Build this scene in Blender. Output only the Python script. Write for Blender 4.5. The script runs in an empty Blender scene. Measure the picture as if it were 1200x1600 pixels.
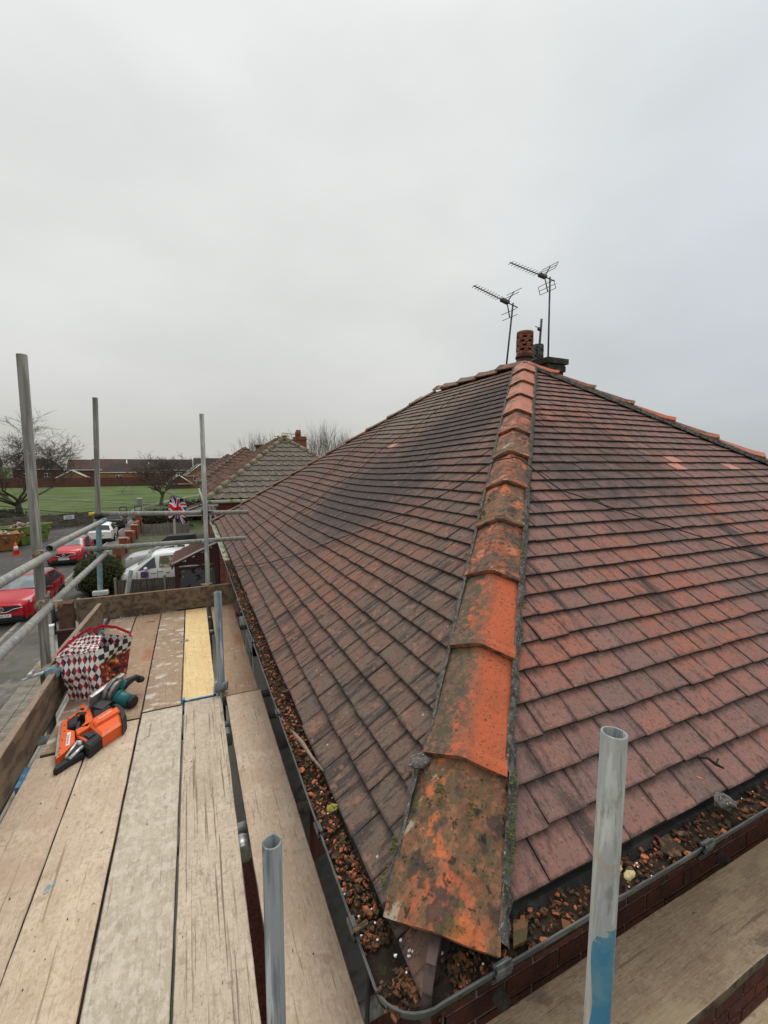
import bpy, math, random
from mathutils import Vector, Matrix, noise as mn
random.seed(7)
S = bpy.context.scene
COL = S.collection
H = 5.9                                   # eye height above the street
def Z(p): return (p[0], p[1], p[2] + H)

# ------------------------------------------------------------------ camera, sky, sun, exposure
F = 668.0
pitch = math.atan(72 / F); yaw = math.radians(24.20)
cd = bpy.data.cameras.new('camera'); cam = bpy.data.objects.new('camera', cd); COL.objects.link(cam)
cd.sensor_fit = 'HORIZONTAL'; cd.sensor_width = 36; cd.lens = 36 * F / 1200
cd.clip_start = 0.05; cd.clip_end = 3000
cam.location = (0, 0, H)
cam.rotation_euler = (math.radians(90) - pitch, 0, -yaw)
S.camera = cam
S.view_settings.view_transform = 'Standard'; S.view_settings.look = 'None'
S.view_settings.exposure = 0.08; S.view_settings.gamma = 1; S.view_settings.use_curve_mapping = False
S.cycles.max_bounces = 6; S.cycles.use_denoising = True

SUN_EL, SUN_AZ = math.radians(58), math.radians(200)
W = bpy.data.worlds.new("World"); S.world = W; W.use_nodes = True
nt = W.node_tree; nt.nodes.clear()
def N(t, tree=None, **k):
    n = (tree or nt).nodes.new(t)
    for a, b in k.items(): setattr(n, a, b)
    return n
out = N('ShaderNodeOutputWorld'); bg = N('ShaderNodeBackground'); bg.inputs[1].default_value = 1.0
sky = N('ShaderNodeTexSky'); sky.sky_type = 'NISHITA'; sky.sun_disc = False
sky.sun_elevation = SUN_EL; sky.sun_rotation = SUN_AZ
tc = N('ShaderNodeTexCoord'); sep = N('ShaderNodeSeparateXYZ')
nt.links.new(tc.outputs['Generated'], sep.inputs[0])
ramp = N('ShaderNodeValToRGB')
for e, (p, c) in zip([ramp.color_ramp.elements[0], ramp.color_ramp.elements[1]], [(0.0, (.50, .49, .46, 1)), (1.0, (.95, .97, .98, 1))]):
    e.position = p; e.color = c
for p, c in [(.10, (.575, .57, .545, 1)), (.30, (.675, .68, .66, 1)), (.60, (.765, .775, .76, 1))]:
    e = ramp.color_ramp.elements.new(p); e.color = c
nt.links.new(sep.outputs[2], ramp.inputs[0])
mp = N('ShaderNodeMapping'); mp.inputs['Scale'].default_value = (1, 1, 2.2)
nz = N('ShaderNodeTexNoise'); nz.inputs['Scale'].default_value = 1.9; nz.inputs['Detail'].default_value = 5; nz.inputs['Roughness'].default_value = .45
nt.links.new(tc.outputs['Generated'], mp.inputs[0]); nt.links.new(mp.outputs[0], nz.inputs['Vector'])
mr = N('ShaderNodeMapRange'); mr.inputs[1].default_value = .3; mr.inputs[2].default_value = .7; mr.inputs[3].default_value = .88; mr.inputs[4].default_value = 1.08
nt.links.new(nz.outputs[0], mr.inputs[0])
mul = N('ShaderNodeVectorMath', operation='SCALE'); nt.links.new(ramp.outputs[0], mul.inputs[0]); nt.links.new(mr.outputs[0], mul.inputs[3])
# thinner cloud towards the east lets a little blue through
rx = N('ShaderNodeMapRange'); rx.inputs[1].default_value = .5; rx.inputs[2].default_value = 1.05; rx.inputs[3].default_value = 0; rx.inputs[4].default_value = 1
nt.links.new(sep.outputs[0], rx.inputs[0])
mx = N('ShaderNodeMix', data_type='RGBA'); mx.blend_type = 'MULTIPLY'
nt.links.new(rx.outputs[0], mx.inputs[0]); nt.links.new(mul.outputs[0], mx.inputs[6]); mx.inputs[7].default_value = (.86, .94, 1.05, 1)
ms = N('ShaderNodeVectorMath', operation='SCALE'); ms.inputs[3].default_value = .006; nt.links.new(sky.outputs[0], ms.inputs[0])
ad = N('ShaderNodeVectorMath', operation='ADD'); nt.links.new(mx.outputs[2], ad.inputs[0]); nt.links.new(ms.outputs[0], ad.inputs[1])
nt.links.new(ad.outputs[0], bg.inputs[0]); nt.links.new(bg.outputs[0], out.inputs[0])

sd = bpy.data.lights.new('sun', 'SUN'); sd.energy = 1.5; sd.angle = math.radians(40); sd.color = (1, .97, .92)
so = bpy.data.objects.new('sun', sd); COL.objects.link(so)
so.rotation_euler = (math.radians(90) - SUN_EL, 0, math.radians(180) - SUN_AZ + math.radians(180))

# ------------------------------------------------------------------ materials
def M(name, base, layers=(), rough=.8, metal=0.0, bump=None, coord='pos', spec=.3, tint=None, emit=None, edge=None):
    """layers: (colour, (sx,sy,sz), detail, lo, hi[, 'noise'|'voro'|'attr:name'|'noise*attr:name'])"""
    m = bpy.data.materials.new(name); m.use_nodes = True; t = m.node_tree; t.nodes.clear()
    o = N('ShaderNodeOutputMaterial', t); b = N('ShaderNodeBsdfPrincipled', t); t.links.new(b.outputs[0], o.inputs[0])
    b.inputs['Roughness'].default_value = rough; b.inputs['Metallic'].default_value = metal
    b.inputs['Specular IOR Level'].default_value = spec
    if coord == 'pos': src = N('ShaderNodeNewGeometry', t).outputs['Position']
    else: src = N('ShaderNodeTexCoord', t).outputs['Object' if coord == 'obj' else 'UV']
    col = N('ShaderNodeRGB', t); col.outputs[0].default_value = (*base, 1); cur = col.outputs[0]
    if tint:                                   # per-piece variation from the 'rnd' attribute
        at = N('ShaderNodeAttribute', t, attribute_name='rnd')
        r = N('ShaderNodeValToRGB', t)
        el = r.color_ramp.elements
        while len(el) < len(tint): el.new(.5)
        for i, c in enumerate(tint): el[i].position = i / (len(tint) - 1) if len(tint) > 1 else 0; el[i].color = (*c, 1)
        t.links.new(at.outputs['Fac'], r.inputs[0]); cur = r.outputs[0]
    for L in layers:
        c, sc, det, lo, hi = L[:5]; kind = L[5] if len(L) > 5 else 'noise'
        fac = None
        if kind.startswith('blob:'):                     # a stain with its own place: centre in metres, sc = 1/radius
            c0 = [float(q) for q in kind[5:].split(',')]
            sb_ = N('ShaderNodeVectorMath', t, operation='SUBTRACT'); sb_.inputs[1].default_value = c0; t.links.new(src, sb_.inputs[0])
            ml = N('ShaderNodeVectorMath', t, operation='MULTIPLY'); ml.inputs[1].default_value = sc; t.links.new(sb_.outputs[0], ml.inputs[0])
            ln = N('ShaderNodeVectorMath', t, operation='LENGTH'); t.links.new(ml.outputs[0], ln.inputs[0])
            nn = N('ShaderNodeTexNoise', t); nn.inputs['Scale'].default_value = 3.2; nn.inputs['Detail'].default_value = 7; nn.inputs['Roughness'].default_value = .7; t.links.new(src, nn.inputs['Vector'])
            mm = N('ShaderNodeMath', t, operation='MULTIPLY_ADD'); mm.inputs[1].default_value = det; t.links.new(nn.outputs[0], mm.inputs[0]); t.links.new(ln.outputs['Value'], mm.inputs[2]); fac = mm.outputs[0]
        elif kind.startswith('attr:'):
            fac = N('ShaderNodeAttribute', t, attribute_name=kind[5:]).outputs['Fac']
        else:
            mp = N('ShaderNodeMapping', t); mp.inputs['Scale'].default_value = sc
            mp.inputs['Location'].default_value = (random.random() * 9, random.random() * 9, random.random() * 9)
            t.links.new(src, mp.inputs[0])
            if kind.startswith('voro'):
                n = N('ShaderNodeTexVoronoi', t); n.inputs['Scale'].default_value = 1; fac = n.outputs['Distance']
                if 'edge' in kind: n.feature = 'DISTANCE_TO_EDGE'
            else:
                n = N('ShaderNodeTexNoise', t); n.inputs['Scale'].default_value = 1; n.inputs['Detail'].default_value = det
                n.inputs['Roughness'].default_value = .6; fac = n.outputs[0]
            t.links.new(mp.outputs[0], n.inputs['Vector'])
        r = N('ShaderNodeMapRange', t); r.clamp = True
        r.inputs[1].default_value = lo; r.inputs[2].default_value = hi
        t.links.new(fac, r.inputs[0]); f = r.outputs[0]
        if '*attr:' in kind:
            at = N('ShaderNodeAttribute', t, attribute_name=kind.split('*attr:')[1])
            mm = N('ShaderNodeMath', t, operation='MULTIPLY'); t.links.new(f, mm.inputs[0]); t.links.new(at.outputs['Fac'], mm.inputs[1]); f = mm.outputs[0]
        if len(L) > 6:
            mm = N('ShaderNodeMath', t, operation='MULTIPLY'); t.links.new(f, mm.inputs[0]); mm.inputs[1].default_value = L[6]; f = mm.outputs[0]
        x = N('ShaderNodeMix', t, data_type='RGBA'); t.links.new(f, x.inputs[0]); t.links.new(cur, x.inputs[6]); x.inputs[7].default_value = (*c, 1)
        cur = x.outputs[2]
    if edge:                                             # margin dirt, plus overlap shade painted into the colour of each piece (its own uv)
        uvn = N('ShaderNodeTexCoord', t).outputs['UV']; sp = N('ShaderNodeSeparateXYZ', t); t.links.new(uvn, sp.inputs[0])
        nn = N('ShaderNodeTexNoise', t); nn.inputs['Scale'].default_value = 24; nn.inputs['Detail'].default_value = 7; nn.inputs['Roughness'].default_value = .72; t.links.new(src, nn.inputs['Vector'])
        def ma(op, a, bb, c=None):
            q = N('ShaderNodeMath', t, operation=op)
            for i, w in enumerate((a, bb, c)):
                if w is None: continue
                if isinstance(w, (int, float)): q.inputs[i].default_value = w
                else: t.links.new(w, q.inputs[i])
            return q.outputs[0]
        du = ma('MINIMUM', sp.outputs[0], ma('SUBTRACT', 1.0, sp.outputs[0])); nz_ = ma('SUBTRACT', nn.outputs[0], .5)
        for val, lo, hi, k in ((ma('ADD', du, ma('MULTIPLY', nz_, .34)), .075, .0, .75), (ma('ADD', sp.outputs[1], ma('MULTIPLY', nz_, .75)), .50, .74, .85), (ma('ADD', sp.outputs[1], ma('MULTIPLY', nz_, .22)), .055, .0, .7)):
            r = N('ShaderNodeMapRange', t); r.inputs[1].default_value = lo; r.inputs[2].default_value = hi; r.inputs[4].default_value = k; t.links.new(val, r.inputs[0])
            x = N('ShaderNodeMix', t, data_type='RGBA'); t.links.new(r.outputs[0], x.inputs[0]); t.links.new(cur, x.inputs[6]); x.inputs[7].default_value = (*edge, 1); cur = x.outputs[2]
    t.links.new(cur, b.inputs['Base Color'])
    if bump:
        sc, det, st, dist = bump
        mp = N('ShaderNodeMapping', t); mp.inputs['Scale'].default_value = sc if isinstance(sc, tuple) else (sc, sc, sc); t.links.new(src, mp.inputs[0])
        n = N('ShaderNodeTexNoise', t); n.inputs['Scale'].default_value = 1; n.inputs['Detail'].default_value = det; n.inputs['Roughness'].default_value = .65
        t.links.new(mp.outputs[0], n.inputs['Vector'])
        bp = N('ShaderNodeBump', t); bp.inputs['Strength'].default_value = st; bp.inputs['Distance'].default_value = dist
        t.links.new(n.outputs[0], bp.inputs['Height']); t.links.new(bp.outputs[0], b.inputs['Normal'])
    if emit: b.inputs['Emission Color'].default_value = (*emit[0], 1); b.inputs['Emission Strength'].default_value = emit[1]
    return m

# right slope: streaks run down the slope (world Y), left slope: down world X
tileR = M('tile_right', (.30, .13, .10), [
    ((.42, .13, .07), (1.6, 1.8, .1), .9, 1.35, .95, 'blob:1.25,1.55,5.2', .6), ((.40, .13, .075), (1.5, 1.8, .1), .9, 1.35, .95, 'blob:2.35,1.45,5.2', .55),
    ((.40, .13, .075), (1.3, .8, .1), 3, .58, .62, 'noise', .7),
    ((.045, .042, .04), (1.5, 1.1, .1), 1.1, 1.45, 1.05, 'blob:2.75,2.55,5.9', .75), ((.05, .045, .04), (2.2, 1.1, .1), 1.1, 1.40, 1.05, 'blob:3.5,2.6,5.9', .7),
    ((.21, .13, .115), (9, 16, 9), 5, .44, .60, 'noise', .6),
    ((.09, .055, .048), (95, 60, 60), 6, .55, .62, 'noise', .6),
    ((.075, .05, .045), (30, 10, 3), 7, .56, .64, 'noise', .55),
    ((.045, .037, .033), (6, 1.1, .4), 7, .56, .63, 'noise', .8),
    ((.40, .22, .18), (130, 90, 90), 4, .60, .68, 'noise', .6),
    ((.022, .018, .016), (150, 150, 150), 4, .63, .67, 'noise', .7)],
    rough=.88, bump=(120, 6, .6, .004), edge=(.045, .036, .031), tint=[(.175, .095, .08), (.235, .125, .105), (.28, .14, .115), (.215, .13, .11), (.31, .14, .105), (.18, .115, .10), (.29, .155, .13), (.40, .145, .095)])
tileL = M('tile_left', (.2, .1, .07), [
    ((.24, .105, .065), (1.5, 1.1, .1), 1.0, 1.45, 1.05, 'blob:1.1,3.1,5.0', .6), ((.145, .105, .08), (1.1, .9, .1), 1.0, 1.5, 1.1, 'blob:.75,1.4,4.9', .5),
    ((.155, .12, .09), (8, 8, 8), 6, .48, .60, 'noise', .55),
    ((.042, .034, .036), (1.05, .62, .1), 1.3, 1.55, 1.1, 'blob:1.75,4.4,5.5', .85), ((.045, .038, .04), (.95, .8, .1), 1.3, 1.5, 1.1, 'blob:2.9,4.2,6.3', .8),
    ((.24, .19, .14), (.9, .7, .1), 1.2, 1.45, 1.1, 'blob:3.4,5.9,6.6', .6),
    ((.065, .05, .042), (60, 95, 60), 6, .55, .62, 'noise', .6),
    ((.05, .04, .036), (7, 38, 3), 7, .54, .61, 'noise', .8), ((.04, .034, .032), (1.3, 7, .4), 6, .57, .64, 'noise', .75),
    ((.32, .15, .10), (16, 16, 16), 7, .60, .64, 'noise', .6),
    ((.25, .18, .13), (90, 130, 90), 4, .60, .68, 'noise', .6),
    ((.022, .018, .016), (150, 150, 150), 4, .63, .67, 'noise', .7),
    ((.58, .55, .48), (11, 11, 11), 0, .06, .03, 'voro', .7)],
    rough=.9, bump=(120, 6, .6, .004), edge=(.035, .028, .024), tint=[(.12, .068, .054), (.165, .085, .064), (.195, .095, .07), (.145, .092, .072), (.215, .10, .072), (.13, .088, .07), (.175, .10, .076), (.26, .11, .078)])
tileEdge = M('tile_edge', (.045, .032, .026), [((.12, .07, .05), (30, 30, 30), 3, .5, .7)], rough=.95, bump=(80, 3, .5, .004))  # dark algae on tile lips, with the shadow line under each course painted in
bright_tile = M('bright_tile', (.55, .25, .19), [((.4, .17, .12), (20, 20, 20), 3, .5, .7)], rough=.8)
mortar = M('mortar', (.15, .14, .125), [((.065, .058, .05), (25, 25, 25), 5, .45, .6), ((.40, .38, .34), (120, 120, 120), 3, .6, .68), ((.10, .12, .04), (6, 6, 6), 3, .6, .7)], rough=.95, bump=(110, 5, 1, .008))
MOSS = (.075, .095, .02)
def hipmat(name, base, lay): return M(name, base, lay, rough=.82, bump=(55, 7, .8, .005))
hip_flaky = hipmat('hip_flaky', (.20, .095, .05), [
    ((.48, .125, .055), (9, 9, 7), 1.2, 1.75, 1.45, 'blob:.52,.81,4.79', .95),
    ((.12, .085, .045), (22, 22, 22), 6, .42, .56, 'noise', .9),
    ((.30, .13, .07), (34, 34, 34), 6, .52, .60, 'noise', .8),
    ((.50, .14, .05), (6.5, 6.5, 6.5), 6, .565, .585, 'noise', .95),
    ((.055, .042, .034), (10, 10, 10), 6, .54, .60, 'noise', .85),
    ((.46, .37, .27), (7, 7, 7), 7, .625, .66, 'noise', .75),
    (MOSS, (13, 13, 13), 6, .61, .66, 'noise', .5),
    ((.02, .015, .012), (26, 26, 26), 7, .60, .63, 'noise', .8),
    ((.03, .03, .02), (90, 90, 90), 3, .60, .66, 'noise', .7)])
hip_clean = hipmat('hip_clean', (.50, .115, .048), [
    ((.38, .10, .04), (8, 8, 8), 5, .45, .62, 'noise', .8),
    ((.15, .10, .065), (7, 7, 7), 7, .42, .50, 'noise*attr:lich', .95),
    ((.09, .075, .05), (30, 30, 30), 6, .46, .54, 'noise*attr:lich', .95),
    ((.54, .20, .09), (60, 60, 60), 4, .6, .7, 'noise', .5),
    ((.07, .045, .03), (85, 85, 85), 4, .60, .64, 'noise', .85)])
hip_pink = hipmat('hip_pink', (.48, .19, .125), [
    ((.38, .14, .09), (9, 9, 9), 4, .45, .62, 'noise', .7),
    ((.14, .105, .07), (9, 9, 9), 5, .47, .56, 'noise*attr:lich', .9),
    ((.06, .045, .03), (110, 110, 110), 2, .64, .68, 'noise', .6)])
hip_mix = hipmat('hip_mix', (.32, .10, .05), [
    ((.12, .075, .05), (7, 7, 7), 6, .46, .54, 'noise', .9),
    ((.50, .17, .09), (8, 8, 8), 5, .56, .585, 'noise', .9),
    ((.06, .045, .03), (34, 34, 34), 6, .50, .58, 'noise', .85),
    (MOSS, (14, 14, 14), 5, .62, .67, 'noise', .4)])
hip_brown = hipmat('hip_brown', (.16, .10, .075), [((.26, .13, .09), (5, 5, 5), 5, .5, .6, 'noise', .8), ((.17, .16, .09), (9, 9, 9), 4, .5, .6, 'noise', .7), ((.05, .04, .03), (40, 40, 40), 5, .54, .62, 'noise', .7)])
hip_edge = M('hip_edge', (.30, .12, .06), [((.07, .05, .035), (20, 20, 20), 4, .45, .6)], rough=.9)

def woodmat(name, a, b, dark, extra=(), gs=(55, 2.2, 55), blot=.35):
    run = 1 if gs[1] < gs[0] else 0                     # which axis the grain follows
    def g(x, l): return (x, l, x) if run else (l, x, x)
    w = tuple(min(.8, q * 1.18 + .03) for q in a)
    return M(name, a, [(b, g(30, 2.5), 6, .44, .62, 'noise', .4), (w, (8, 8, 8), 7, .50, .62, 'noise', .5), (b, g(4, 2), 6, .48, .62, 'noise', .6), (dark, g(130, 14), 6, .56, .66, 'noise', .45), (b, (60, 60, 60), 6, .50, .60, 'noise', .6),
                       (w, g(150, 45), 5, .56, .64, 'noise', .5), (dark, (20, 20, 20), 8, .585, .66, 'noise', blot), (dark, (170, 170, 170), 3, .62, .68, 'noise', .5), (dark, g(60, 1.6), 6, .635, .665, 'noise', .7),
                       ((.13, .095, .07), g(34, 16), 3, .715, .735, 'noise', .8)] + list(extra), rough=.85, bump=(g(130, 14), 6, .6, .004), coord='obj')
wood = [woodmat('board_pale', (.57, .455, .335), (.46, .34, .23), (.24, .17, .11)),
        woodmat('board_grey', (.50, .43, .33), (.41, .34, .25), (.21, .16, .12), [((.62, .56, .46), (34, 22, 34), 6, .50, .58, 'noise', .55)]),
        woodmat('board_tan', (.55, .43, .32), (.44, .32, .22), (.24, .16, .10), [((.48, .33, .24), (5, 5, 5), 3, .5, .6, 'noise', .5)])]
wood_grain = woodmat('board_grain', (.55, .455, .345), (.40, .32, .23), (.17, .12, .08), [((.14, .10, .07), (120, 1.6, 120), 6, .58, .63, 'noise', .8)], gs=(75, 1.5, 75))
wood_far = [woodmat('far_board_a', (.38, .27, .18), (.28, .19, .12), (.13, .09, .06), [((.62, .58, .52), (9, 16, 9), 6, .56, .62, 'noise', .75)]),
            woodmat('far_board_b', (.38, .26, .17), (.30, .19, .12), (.15, .10, .06), [((.33, .12, .05), (4, 2, 4), 3, .60, .70, 'noise', .6), ((.55, .50, .42), (14, 20, 14), 6, .62, .68, 'noise', .6)])]
wood_yellow = woodmat('board_yellow', (.76, .55, .28), (.66, .45, .21), (.45, .27, .10))
wood_brown = woodmat('board_brown', (.26, .165, .10), (.18, .11, .065), (.07, .045, .03), [((.05, .03, .02), (1.1, 22, 22), 7, .54, .60, 'noise', .85), ((.34, .24, .15), (1.3, 30, 30), 6, .56, .62, 'noise', .7)], gs=(2.0, 40, 40), blot=.05)
wood_toe = woodmat('toe_board', (.33, .24, .17), (.25, .175, .12), (.12, .085, .06))
wood_edge = M('board_edge', (.20, .15, .10), [((.10, .07, .05), (20, 6, 20), 4, .45, .6)], rough=.9)
wood_right = woodmat('board_right', (.47, .35, .23), (.38, .27, .175), (.20, .14, .09), [((.58, .45, .28), (2.5, 7, 7), 6, .58, .63, 'noise', .6), ((.16, .12, .085), (5, 9, 9), 7, .62, .66, 'noise', .6)], gs=(2.0, 45, 45))
blue_paint = M('blue_paint', (.05, .17, .33), [((.15, .30, .42), (20, 20, 20), 3, .5, .6)], rough=.5)
pale_blue = M('pale_blue_paint', (.15, .30, .36), [((.33, .35, .33), (14, 14, 14), 4, .52, .60), ((.10, .09, .07), (30, 30, 30), 4, .62, .70)], rough=.5, coord='obj')
galv = M('galvanised', (.34, .335, .29), [((.19, .19, .175), (60, 60, 3), 6, .46, .58, 'noise', .8), ((.40, .41, .37), (45, 45, 2.5), 5, .56, .62, 'noise', .6), ((.25, .26, .26), (12, 12, 5), 4, .42, .6, 'noise', .9), ((.46, .46, .42), (30, 30, 5), 4, .55, .65, 'noise', .7), ((.15, .14, .12), (25, 25, 8), 5, .60, .68, 'noise', .7), ((.30, .22, .14), (9, 9, 9), 4, .66, .72, 'noise', .5)], rough=.6, metal=.12, bump=(90, 5, .35, .002), coord='obj')
galv_blue = M('galvanised_blued', (.24, .255, .25), [((.12, .15, .16), (50, 50, 3), 6, .45, .58), ((.40, .42, .41), (40, 40, 3), 5, .58, .66), ((.12, .12, .11), (25, 25, 9), 5, .62, .70)], rough=.6, metal=.12, coord='obj')
galv_dark = M('galvanised_weathered', (.20, .19, .165), [((.11, .105, .09), (40, 40, 2.5), 5, .42, .6), ((.30, .285, .23), (50, 50, 2), 5, .56, .66), ((.45, .45, .40), (60, 60, 20), 3, .68, .72)], rough=.75, metal=.1, bump=(60, 4, .3, .003), coord='obj')
rusty = M('coupler_steel', (.30, .25, .19), [((.20, .11, .06), (40, 40, 40), 4, .45, .6), ((.5, .48, .42), (60, 60, 60), 3, .58, .66)], rough=.65, metal=.4, coord='obj')
steel_bright = M('steel_bright', (.62, .62, .6), [((.35, .35, .35), (40, 40, 40), 3, .5, .65)], rough=.4, metal=.5, coord='obj')
black = M('black_plastic', (.022, .022, .024), [((.06, .055, .05), (40, 40, 40), 4, .55, .7)], rough=.55, coord='obj')
orange_pl = M('orange_plastic', (.80, .13, .03), [((.55, .10, .03), (25, 25, 25), 4, .58, .72), ((.18, .07, .04), (70, 70, 70), 4, .66, .72)], rough=.42, coord='obj')
teal_pl = M('teal_plastic', (.015, .13, .14), [((.05, .12, .12), (30, 30, 30), 4, .55, .7)], rough=.45, coord='obj')
white_st = M('white_sticker', (.75, .75, .72), [], rough=.5)
gut_mat = M('gutter_grey', (.07, .075, .075), [((.16, .165, .15), (10, 10, 10), 5, .5, .62), ((.09, .10, .05), (5, 5, 5), 4, .58, .66)], rough=.6)
gut_rim = M('gutter_rim', (.10, .105, .105), [((.06, .06, .06), (9, 9, 9), 4, .45, .6)], rough=.5, metal=.1)
gut_old = M('gutter_cream', (.45, .45, .36), [((.16, .19, .06), (7, 7, 7), 5, .5, .6), ((.10, .09, .06), (20, 20, 20), 5, .56, .64)], rough=.8)
soil = M('gutter_silt', (.035, .025, .017), [((.09, .05, .025), (30, 30, 30), 5, .5, .65), ((.07, .08, .02), (12, 12, 12), 4, .6, .68)], rough=1, bump=(120, 5, 1, .01))
flake = M('terracotta_flakes', (.34, .12, .05), [((.16, .07, .035), (60, 60, 60), 4, .5, .62)], rough=.9, tint=[(.02, .016, .012), (.035, .026, .018), (.06, .05, .02), (.09, .042, .022), (.03, .024, .016), (.22, .085, .035), (.46, .14, .055), (.52, .17, .08)])
pebble = M('white_chips', (.82, .80, .74), [], rough=.8)
yellow_stone = M('yellow_stone', (.50, .42, .22), [((.30, .25, .12), (50, 50, 50), 4, .5, .65)], rough=.95, bump=(80, 4, .6, .005))
brick_m = M('brick', (.15, .05, .035), [((.09, .035, .03), (12, 12, 12), 4, .45, .6), ((.2, .08, .05), (50, 50, 50), 4, .58, .68)], rough=.92, bump=(90, 4, .5, .004), tint=[(.11, .04, .03), (.17, .055, .04), (.13, .045, .035), (.20, .07, .045)])
brick_mortar = M('brick_mortar', (.34, .31, .27), [((.15, .13, .11), (20, 20, 20), 4, .45, .6)], rough=1, bump=(90, 4, .5, .004))
mahog = M('mahogany_cladding', (.13, .03, .018), [((.06, .015, .01), (40, 40, 3), 5, .45, .6), ((.2, .06, .035), (70, 70, 4), 4, .6, .68)], rough=.45)
grey_sill = M('grey_sill', (.26, .26, .245), [((.19, .19, .18), (12, 12, 12), 4, .45, .6), ((.12, .11, .10), (5, 5, 5), 4, .6, .7)], rough=.6)
white_upvc = M('white_upvc', (.72, .73, .74), [((.5, .5, .49), (10, 10, 10), 3, .55, .7)], rough=.4)
glass_dark = M('glass_dark', (.03, .04, .045), [], rough=.08, spec=.6)
screen_glass = M('screen_glass', (.16, .19, .20), [((.25, .28, .29), (2, 2, 2), 2, .45, .6)], rough=.1, spec=.6, coord='obj')
cable_m = M('cable_black', (.02, .018, .016), [], rough=.6)

# ------------------------------------------------------------------ mesh helper
LOC = {}
class MB:
    def __init__(s): s.v = []; s.f = []; s.m = []; s.r = []; s.sm = []; s.lich = None; s.tile_uv = False
    def quad(s, pts, mi=0, r=.5, smooth=False):
        b = len(s.v); s.v += [tuple(p) for p in pts]; s.f.append(tuple(range(b, b + len(pts)))); s.m.append(mi); s.r.append(r); s.sm.append(smooth)
    def hexa(s, P, mi=0, r=.5, mats=None):
        """P: 4 bottom (ccw from above) + 4 top. mats = (bottom, top, side0..3)"""
        b = len(s.v); s.v += [tuple(p) for p in P]
        fs = [(3, 2, 1, 0), (4, 5, 6, 7), (0, 1, 5, 4), (1, 2, 6, 5), (2, 3, 7, 6), (3, 0, 4, 7)]
        for k, f in enumerate(fs): s.f.append(tuple(b + i for i in f)); s.m.append(mats[k] if mats else mi); s.r.append(r); s.sm.append(False)
    def box(s, lo, hi, mi=0, r=.5, M4=None, mats=None):
        x0, y0, z0 = lo; x1, y1, z1 = hi
        P = [(x0, y0, z0), (x1, y0, z0), (x1, y1, z0), (x0, y1, z0), (x0, y0, z1), (x1, y0, z1), (x1, y1, z1), (x0, y1, z1)]
        if M4: P = [M4 @ Vector(p) for p in P]
        s.hexa(P, mi, r, mats)
    def tube(s, pts, rad, n=10, mi=0, caps=True, rads=None, r=.5):
        pts = [Vector(p) for p in pts]; b = len(s.v); k = len(pts); up = None
        for i, p in enumerate(pts):
            d = (pts[min(i + 1, k - 1)] - pts[max(i - 1, 0)]).normalized()
            if up is None: up = Vector((0, 0, 1)) if abs(d.z) < .9 else Vector((1, 0, 0))
            a = d.cross(up).normalized(); c = a.cross(d).normalized(); up = c
            R = rads[i] if rads else rad
            for j in range(n):
                t = 2 * math.pi * j / n; s.v.append(tuple(p + (a * math.cos(t) + c * math.sin(t)) * R))
        for i in range(k - 1):
            for j in range(n):
                j2 = (j + 1) % n; s.f.append((b + i * n + j, b + i * n + j2, b + (i + 1) * n + j2, b + (i + 1) * n + j)); s.m.append(mi); s.r.append(r); s.sm.append(True)
        if caps:
            for q in (0, k - 1): s.f.append(tuple(b + q * n + j for j in (range(n) if q else reversed(range(n))))); s.m.append(mi); s.r.append(r); s.sm.append(False)
    def pipe(s, p0, p1, R=.02415, n=20, th=.004, mi=0, inner=None):
        """open-ended hollow tube"""
        p0, p1 = Vector(p0), Vector(p1); d = (p1 - p0).normalized(); up = Vector((0, 0, 1)) if abs(d.z) < .9 else Vector((1, 0, 0))
        a = d.cross(up).normalized(); c = a.cross(d); b = len(s.v); ri = R - th
        ring = lambda p, q: s.v.extend(tuple(p + (a * math.cos(2 * math.pi * j / n) + c * math.sin(2 * math.pi * j / n)) * q) for j in range(n))
        ring(p0 + d * min(.5, (p1 - p0).length * .5), ri); ring(p0, ri); ring(p0, R); ring(p0 + (p1 - p0) * .5, R * 1.0); ring(p1, R); ring(p1, ri); ring(p1 - d * min(.5, (p1 - p0).length * .5), ri)
        for i in range(6):
            for j in range(n):
                j2 = (j + 1) % n; s.f.append((b + i * n + j, b + (i + 1) * n + j, b + (i + 1) * n + j2, b + i * n + j2)); s.m.append(mi if i in (1, 2, 3, 4) else (inner if inner is not None else mi)); s.r.append(.5); s.sm.append(i in (0, 2, 3, 5))
    def prism(s, poly, z0, z1, mi=0, top=None, inset=0):
        n = len(poly); b = len(s.v); cx = sum(p[0] for p in poly) / n; cy = sum(p[1] for p in poly) / n
        area = sum(poly[i][0] * poly[(i + 1) % n][1] - poly[(i + 1) % n][0] * poly[i][1] for i in range(n))
        if area < 0: poly = poly[::-1]
        zs = [z0, z1 - inset, z1] if inset else [z0, z1]
        for k, z in enumerate(zs):
            f = 1 - (inset / .06 if (inset and k == 2) else 0)
            s.v += [(cx + (x - cx) * f, cy + (y - cy) * f, z) for x, y in poly]
        L = len(zs)
        for k in range(L - 1):
            for i in range(n): j = (i + 1) % n; s.f.append((b + k * n + i, b + k * n + j, b + (k + 1) * n + j, b + (k + 1) * n + i)); s.m.append(mi); s.r.append(.5); s.sm.append(False)
        s.f.append(tuple(b + (L - 1) * n + i for i in range(n))); s.m.append(mi if top is None else top); s.r.append(.5); s.sm.append(False)
        s.f.append(tuple(b + i for i in reversed(range(n)))); s.m.append(mi); s.r.append(.5); s.sm.append(False)
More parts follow.
